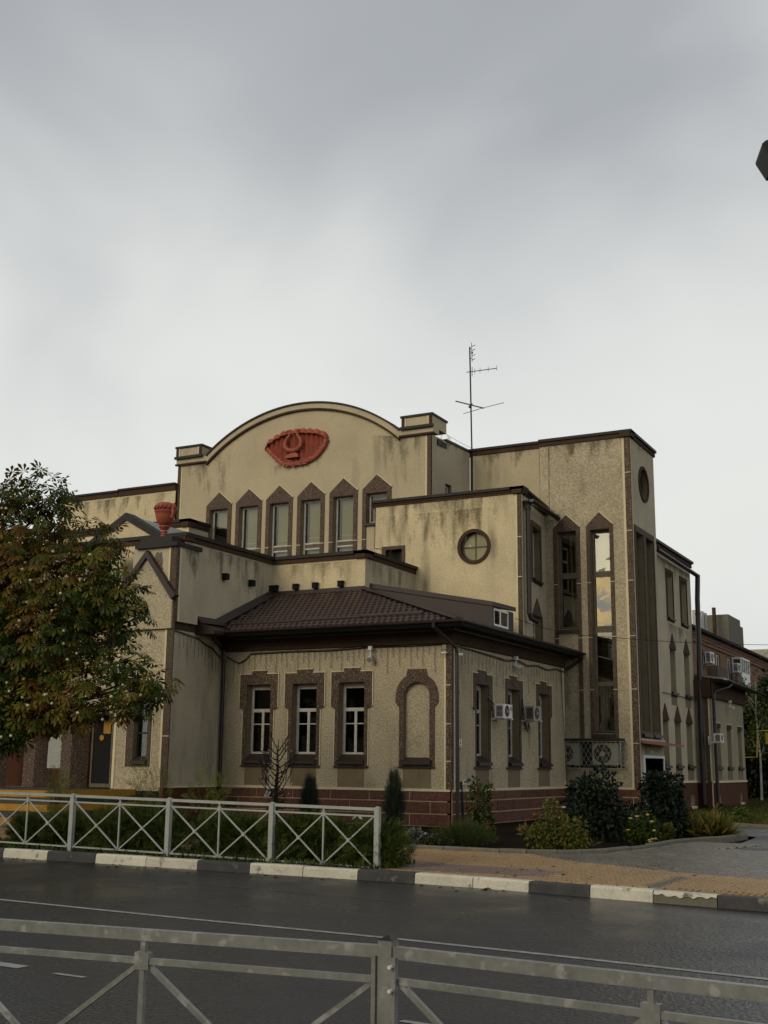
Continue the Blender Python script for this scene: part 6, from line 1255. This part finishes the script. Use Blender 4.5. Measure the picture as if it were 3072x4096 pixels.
flowerclump(-10.15, 21.55, 0.16, 0.30, 'clump of mauve petunias beside the silver plant', PPU, 7, 0.035); flowerclump(-10.65, 21.4, 0.12, 0.14, 'tiny clump of white flowers left of the silver plant', PWH, 4, 0.035); flowerclump(-10.99, 21.75, 0.1, 0.16, 'tiny clump of pink flowers in the dark soil', PPK, 4, 0.03); flowerclump(-10.38, 21.9, 0.18, 0.14, 'single white bloom behind the mauve petunias', PWH, 2, 0.035); flowerclump(-11.4, 22.0, 0.2, 0.14, 'single white bloom next to the far fence end', PWH, 2, 0.03)
bush('weed_tuft', (-7.48, 23.3, 0.14), 'little pale weed on the bare soil', 'weed', [(-7.48, 23.3, 0.17, 0.12, 0.1, 0.05)], 60, NAR, 0.10, [LY, ST], [0.6, 0.4], upw=0.3, stems=0); bush('weed_tuft', (-9.82, 25.75, 0.14), 'little grassy tuft against the side plinth', 'weed', [(-9.82, 25.75, 0.2, 0.13, 0.1, 0.08)], 90, NAR, 0.16, [FG, ST], [0.6, 0.4], upw=1.2, stems=0)
# feathery shrubs in the planting strip behind the far fence
for (x, y, w, h, lab) in ((-15.5, 16.3, 0.62, 0.55, 'feathery green shrub behind the leftmost fence bay'), (-14.62, 16.4, 0.55, 0.60, 'thin feathery shrub left of the second fence post'), (-12.95, 16.2, 1.6, 0.80, 'widest feathery green shrub behind the middle fence bay'), (-11.2, 16.35, 1.35, 0.66, 'low feathery shrub below the annex downpipe behind the fence'), (-9.55, 16.0, 0.95, 0.74, 'rounded feathery shrub by the fourth fence post'), (-8.42, 15.95, 0.85, 0.66, 'light green feathery shrub spilling round the fence end')):
    E = [(x+w*0.28*k, y+random.uniform(-0.1, 0.15), 0.16+h*(0.42 if k else 0.48), w*0.30, 0.30, h*0.46) for k in (-1, 0, 1)]
    bush('feathery_shrub', (x, y, 0.16), lab, 'shrub', E, int(900+2000*w), SPR, 0.16, [FG, FD, LD], [0.34, 0.40, 0.26], group='feathery shrubs behind the far fence', upw=0.5, droop=0.15, zmin=0.15, jit=0.7)
for (x, y, h, lab) in ((-15.25, 16.9, 1.25, 'tall wispy weed in front of the porch door'), (-13.2, 16.9, 1.45, 'tallest wispy weed above the middle fence bay'), (-12.05, 16.8, 1.3, 'leaning wispy weed near the annex downpipe')):
    E = [(x+random.uniform(-0.25, 0.25), y, 0.3+h*0.5, 0.32, 0.2, h*0.42), (x+random.uniform(-0.4, 0.4), y, 0.25+h*0.68, 0.16, 0.12, h*0.28)]
    bush('tall_weed', (x, y, 0.16), lab, 'weed', E, 130, SPR, 0.17, [FG, LY], [0.6, 0.4], group='tall weeds behind the far fence', upw=1.1, droop=0.0, stems=6, stemr=0.007)
bush('flower_bush', (-10.05, 19.0+2.2, 0.15), 'white flowering plant seen through the last fence bay', 'plant', [(-11.5, 21.3, 0.35, 0.25, 0.2, 0.22)], 200, DIA, 0.06, [FD, LD], [0.5, 0.5], stems=2)
flowers(bpy.data.objects['flower_bush'], [(-11.5+random.uniform(-0.15, 0.15), 21.1, 0.35+random.uniform(-0.1, 0.28)) for _ in range(14)], 0.04, PWH)
# grass: blades on the lawn, weeds at the strip and the bed's foot
def blades(name, pts, h, mats, w):
    n_ = len(pts); P = np.array(pts); D = rng.normal(size=(n_, 3))*0.5; D[:, 2] = 1.0; N = rng.normal(size=(n_, 3)); S_ = h*(0.5+rng.random(n_)); V, F = scatter(NAR, P, D, N, S_); o = mesh_np(name, V, F, mats, np.repeat(rng.choice(len(mats), n_, p=w), 2)); o['kind'] = 'stuff'; return o
pts = []
for k in range(42000):
    y = 31.5+32*random.random()**1.6; x = random.uniform(-0.30*y-1.5, -0.14*y)
    if y > float(np.interp(x, [-10, -7.4, -5.9, -3, 2], [35.2, 33.4, 32.4, 31.2, 30]))+0.15 and not (x < -9.9 and y < 51.5) and not (x < -9.0 and y < 36): pts.append((x, y, 0.14))
tag(blades('lawn_grass', pts, 0.16, [GRS, LY, FD], [0.5, 0.2, 0.3]), 'rough green lawn beyond the driveway', 'grass')
pts = [(x, ky(x)+random.uniform(0.18, 1.5), 0.155) for x in [random.uniform(-18, -8.1) for _ in range(9000)]]
tag(blades('strip_grass', pts, 0.10, [FD, LD, FG], [0.5, 0.3, 0.2]), 'short dark grass along the foot of the far fence', 'grass')
bush('lawn_shrub', (-6.9, 34.5, 0.15), 'small ragged shrub on the lawn edge at the right', 'shrub', [(-6.9, 34.5, 0.38, 0.24, 0.22, 0.24)], 300, DIA, 0.10, [FG, FD], [0.5, 0.5])
pts = [(random.uniform(-18.5, -13), random.uniform(15.9, 17.2), 0.165) for _ in range(130)]+[(x, ky(x)-random.uniform(0.03, 0.5), 0.056) for x in [random.uniform(-18, -6) for _ in range(70)]]+[(random.uniform(-8, -4), random.uniform(15.4, 18.5), 0.185) for _ in range(26)]
Pl = np.array(pts); nl = len(Pl); Dl = rng.normal(size=(nl, 3)); Dl[:, 2] *= 0.15; Nl = np.tile([0, 0, 1.0], (nl, 1))+rng.normal(size=(nl, 3))*0.2
V, F = scatter(DIA, Pl, Dl, Nl, 0.05+0.06*rng.random(nl)); o = mesh_np('fallen_leaves', V, F, [LR, LO, LY], np.repeat(rng.choice(3, nl), 2)); o['kind'] = 'stuff'; tag(o, 'scattered fallen leaves along the kerb and pavement', 'leaves')
# ================================================================ BACKGROUND
AP = empty('brick_apartment_block', (-18, 76, 0), 'brown brick apartment block with glazed balcony behind the theatre', 'building')
BRK = bpy.data.materials.new('brick_wall'); BRK.use_nodes = True; n = BRK.node_tree; bt = n.nodes.new('ShaderNodeTexBrick'); co = n.nodes.new('ShaderNodeTexCoord'); mp = n.nodes.new('ShaderNodeMapping'); mp.inputs['Rotation'].default_value = (R(90), 0, R(90)); mp.inputs['Scale'].default_value = (1, 1, 1)
sx = n.nodes.new('ShaderNodeSeparateXYZ'); cx = n.nodes.new('ShaderNodeCombineXYZ'); n.links.new(co.outputs['Object'], sx.inputs[0]); n.links.new(sx.outputs[1], cx.inputs[0]); n.links.new(sx.outputs[2], cx.inputs[1]); n.links.new(cx.outputs[0], bt.inputs[0])
bt.inputs['Color1'].default_value = (0.20, 0.088, 0.045, 1); bt.inputs['Color2'].default_value = (0.13, 0.060, 0.034, 1); bt.inputs['Mortar'].default_value = (0.17, 0.12, 0.08, 1); bt.inputs['Scale'].default_value = 1.0; bt.inputs['Brick Width'].default_value = 0.5; bt.inputs['Row Height'].default_value = 0.16; bt.inputs['Mortar Size'].default_value = 0.02
n.links.new(bt.outputs[0], n.nodes['Principled BSDF'].inputs['Base Color']); n.nodes['Principled BSDF'].inputs['Roughness'].default_value = 0.9
k_ = 1.55; fX = FX(-15.5)
ap = lambda y, z: (y*k_, 1.6+(z-1.6)*k_)
wl_ = [(43.9, 5.2, 5.92), (46.75, 5.35, 5.95), (48.85, 5.05, 5.98)]
hs = [rect(*ap(a, 0)[:1], ap(a+0.75, 0)[0], ap(0, z0)[1], ap(0, z1)[1]) for a, z0, z1 in wl_]
wall('wall', fX, rect(60, 92, 0, 8.6), hs, BRK, AP, 0.2)
wall('wall', FY(60), rect(-30, -15.5, 0, 8.6), [], BRK, AP)
q = MB(); q.fbox(fX, 60, 92, 8.55, 8.75, -0.10, 0); q.fbox(fX, 60, 92, 8.9, 9.1, -0.2, 0); q.fbox(fX, 60, 92, 8.75, 8.9, -0.15, 0); q.build('brick_cornice', BRK, AP)
q = MB(); q.hexa([(-15.0, 59.7, 9.1), (-15.0, 92, 9.1), (-22, 92, 10.2), (-22, 59.7, 10.2), (-15.0, 59.7, 9.25), (-15.0, 92, 9.25), (-22, 92, 10.4), (-22, 59.7, 10.4)]); q.build('roof', 'dark', AP)
for h in hs: grid_window(fX, 0.12, h[0][0], h[1][0], h[0][1], h[2][1], 0.09, [], [((h[0][0]+h[1][0])/2, 0, 20, 0.08)], AP, fm='white', cm='blindband', gm='glass')
by0, by1 = 77.0, 79.6; bz0, bzm, bz1 = ap(0, 4.95)[1], ap(0, 5.45)[1], ap(0, 6.05)[1]; fBal = FX(-14.2)
q = MB(); q.box(-15.5, -14.92, by0, by1, bz0, bzm); BAL = q.build('balcony', 'white', AP); q = MB(); q.box(-15.6, -14.85, by0-0.1, by1+0.1, bz0-0.2, bz0); q.build('balcony_slab', 'acgrey', BAL)
q = MB(); q.box(-15.4, -14.97, by0+0.05, by1-0.05, bzm, bz1-0.15); q.build('balcony_glazing', 'glassdark', BAL)
q = MB()
for y in np.linspace(by0, by1, 5): q.box(-14.97, -14.91, y-0.06, y+0.06, bzm, bz1)
for x in (-15.45, -14.94): q.box(x-0.04, x+0.04, by0-0.04, by0+0.04, bzm, bz1)
q.box(-15.5, -14.90, by0-0.05, by1+0.05, bz1-0.12, bz1); q.build('balcony_frame', 'white', BAL)
oy0, oy1 = 70.1, 72.5; oz0, oz1 = ap(0, 4.6)[1], ap(0, 5.38)[1]
q = MB(); q.box(-15.5, -14.95, oy0, oy1, oz0-0.1, oz0)
for i in range(14): z = oz0+(oz1-oz0)*i/14; q.box(-14.99, -14.95, oy0, oy1, z, z+0.055); q.box(-15.5, -14.99, oy0, oy0+0.04, z, z+0.055)
for y in np.linspace(oy0, oy1, 12): q.box(-14.995, -14.965, y, y+0.04, oz0, oz1)
q.build('slatted_balcony', 'greywood', AP)
q = MB(); q.box(-18.6, -17.0, 84, 88.0, 9.2, 12.1); q.build('chimney_block', 'concrete', AP); q = MB(); q.box(-18.4, -17.2, 88.2, 90.0, 9.2, 11.8); q.build('chimney_block', 'concrete', AP)
for k, (y, h) in enumerate(((78.5, 11.4), (80.0, 11.5), (80.9, 11.5))): q = MB(); q.box(-18.2, -17.9, y, y+0.6, 9.4, h+0.4); q.build('vent_pipe', 'galv', AP)
q = MB(); q.box(-17.9, -17.7, 83.1, 83.4, 9.3, 12.5); q.build('vent_pipe', 'frieze', AP)
aircon('air_conditioner', 'white', fX, 68.9, ap(0, 5.42)[1], 0.95, 0.62, 0.32, 0.15, 'white air conditioner high on the brick flats above the slatted balcony', 'air conditioners on the brick flats')
aircon('air_conditioner', 'white', fX, 76.2, ap(0, 5.42)[1], 0.75, 0.55, 0.32, 0.20, 'white air conditioner in front of the glazed balcony of the flats', 'air conditioners on the brick flats')
SDI = empty('satellite_dish', (-15.2, 76.6, 6.9), 'small dark satellite dish under the glazed balcony', 'satellite dish')
q = MB(); q.tube([(-15.05, 76.7, 7.1), (-14.98, 76.66, 7.12)], [0.34, 0.30], 16); q.build('dish', 'greywood', SDI); q = MB(); q.tube([(-15.5, 76.8, 6.95), (-15.05, 76.7, 7.1)], 0.03, 5); q.build('arm', 'black', SDI)
# yellow gas pipe
q = MB(); q.tube([(-10.7, 55, 2.13), (-10.2, 55, 2.15), (-10.11, 55, 3.28), (-9.66, 55, 3.285), (-9.5, 55, 3.28), (-9.5, 55, 1.0), (-9.5, 55, 0.1)], 0.035, 8); q.box(-9.78, -9.6, 54.95, 55.05, 2.72, 3.2)
tag(q.build('gas_pipe', 'gasyellow'), 'yellow gas pipe standing before the dark trees at right', 'pipe')
# trees beyond the lawn
def bgtree(x, y, h, w, label, mats, wts, n_=1500, leaf=0.30, trunk='bark', tr=0.12, name='tree', low=0.25, shell=0.35):
    r_ = empty(name, (x, y, 0.1), label, 'tree', None)
    q = MB(); q.tube([(x, y, 0), (x+0.05, y, h*0.35), (x-0.05, y, h*0.7), (x, y, h*0.95)], [tr, tr*0.75, tr*0.4, 0.02], 8); q.build('trunk', trunk, r_)
    E = [(x+w*random.uniform(-0.3, 0.3), y+w*random.uniform(-0.3, 0.3), h*(low+(0.92-low)*k/8), w*(0.52-0.30*(k/8)**1.6)*random.uniform(0.8, 1.15), w*0.45*(1-0.4*k/8), h*0.13) for k in range(9)]
    for e in E: q = MB(); q.tube([(x, y, e[2]-h*0.1), (e[0], e[1], e[2])], [tr*0.3, 0.015], 5); q.build('limb', trunk, r_)
    foliage('crown', r_, E, n_, DIA, leaf, mats, wts, droop=0.4, shell=shell)
    return r_
bgtree(-10.9, 62, 6.4, 3.6, 'dark bushy tree right behind the rear annex corner', [FAR1, FAR2], [0.5, 0.5], 2600, 0.30)
bgtree(-9.2, 60, 7.0, 3.4, 'dark bushy tree at the right edge behind the gas pipe', [FAR1, FAR2, FD], [0.4, 0.4, 0.2], 2600, 0.30)
bgtree(-7.4, 63, 7.6, 3.6, 'dark tree beyond the right edge of the lawn', [FAR1, FAR2], [0.5, 0.5], 2000, 0.32)
bgtree(-11.9, 64, 5.6, 2.6, 'dark shrubby tree low beside the rear annex', [FAR2, FAR1], [0.6, 0.4], 1800, 0.28, low=0.12)
bgtree(-10.55, 57.5, 5.9, 1.5, 'slender white stemmed birch before the brick flats', [BIR, FG], [0.6, 0.4], 1100, 0.14, BWH, 0.06, 'birch_tree', 0.45, 0.5)
HG = foliage('dark_thicket', None, [(-10.6, 61.5, 0.9, 2.6, 1.2, 1.4), (-7.5, 61.0, 0.9, 2.6, 1.2, 1.3), (-5, 62, 1, 2.5, 1.2, 1.4)], 3000, DIA, 0.30, [FAR2, FD], [0.75, 0.25], droop=0.2); tag(HG, 'dark thicket under the trees beyond the lawn', 'thicket')
PB = empty('panel_building', (-20, 130, 0), 'pale panel building glimpsed through the birch leaves', 'building')
q = MB(); q.box(-34, -14, 130, 142, 0, 14); q.build('wall', 'acgrey', PB); q = MB()
for i in range(5):
    for j in range(4): q.box(-15.5-3.6*i, -14.6-3.6*i, 129.95, 130.02, 2+3*j, 3.4+3*j)
q.build('windows', 'dark', PB)

# house across the street behind the viewer: it shows only as the dark outline mirrored in the stair tower glass
HS = empty('street_house', (-20, -14, 0), 'house mirrored as a dark outline in the stair tower glass', 'building')
q = MB(); q.box(-45, -12, -22, -13, 0, 6.2); q.box(-8, 16, -24, -14, 0, 5.0); q.build('wall', 'stucco_grey', HS)
q = MB(); q.prism(FX(-12), [(-22.5, 6.2), (-12.5, 6.2), (-17.5, 8.8)], 0, 33); q.prism(FX(16), [(-24.5, 5.0), (-13.5, 5.0), (-19, 7.6)], 0, 24); q.build('roof', 'frieze', HS)
for i in range(8): grid_window(FY(-13.0), -0.05, -43+4*i, -41.6+4*i, 3.4, 5.2, 0.1, [], [], HS, fm='white', cm='dark')
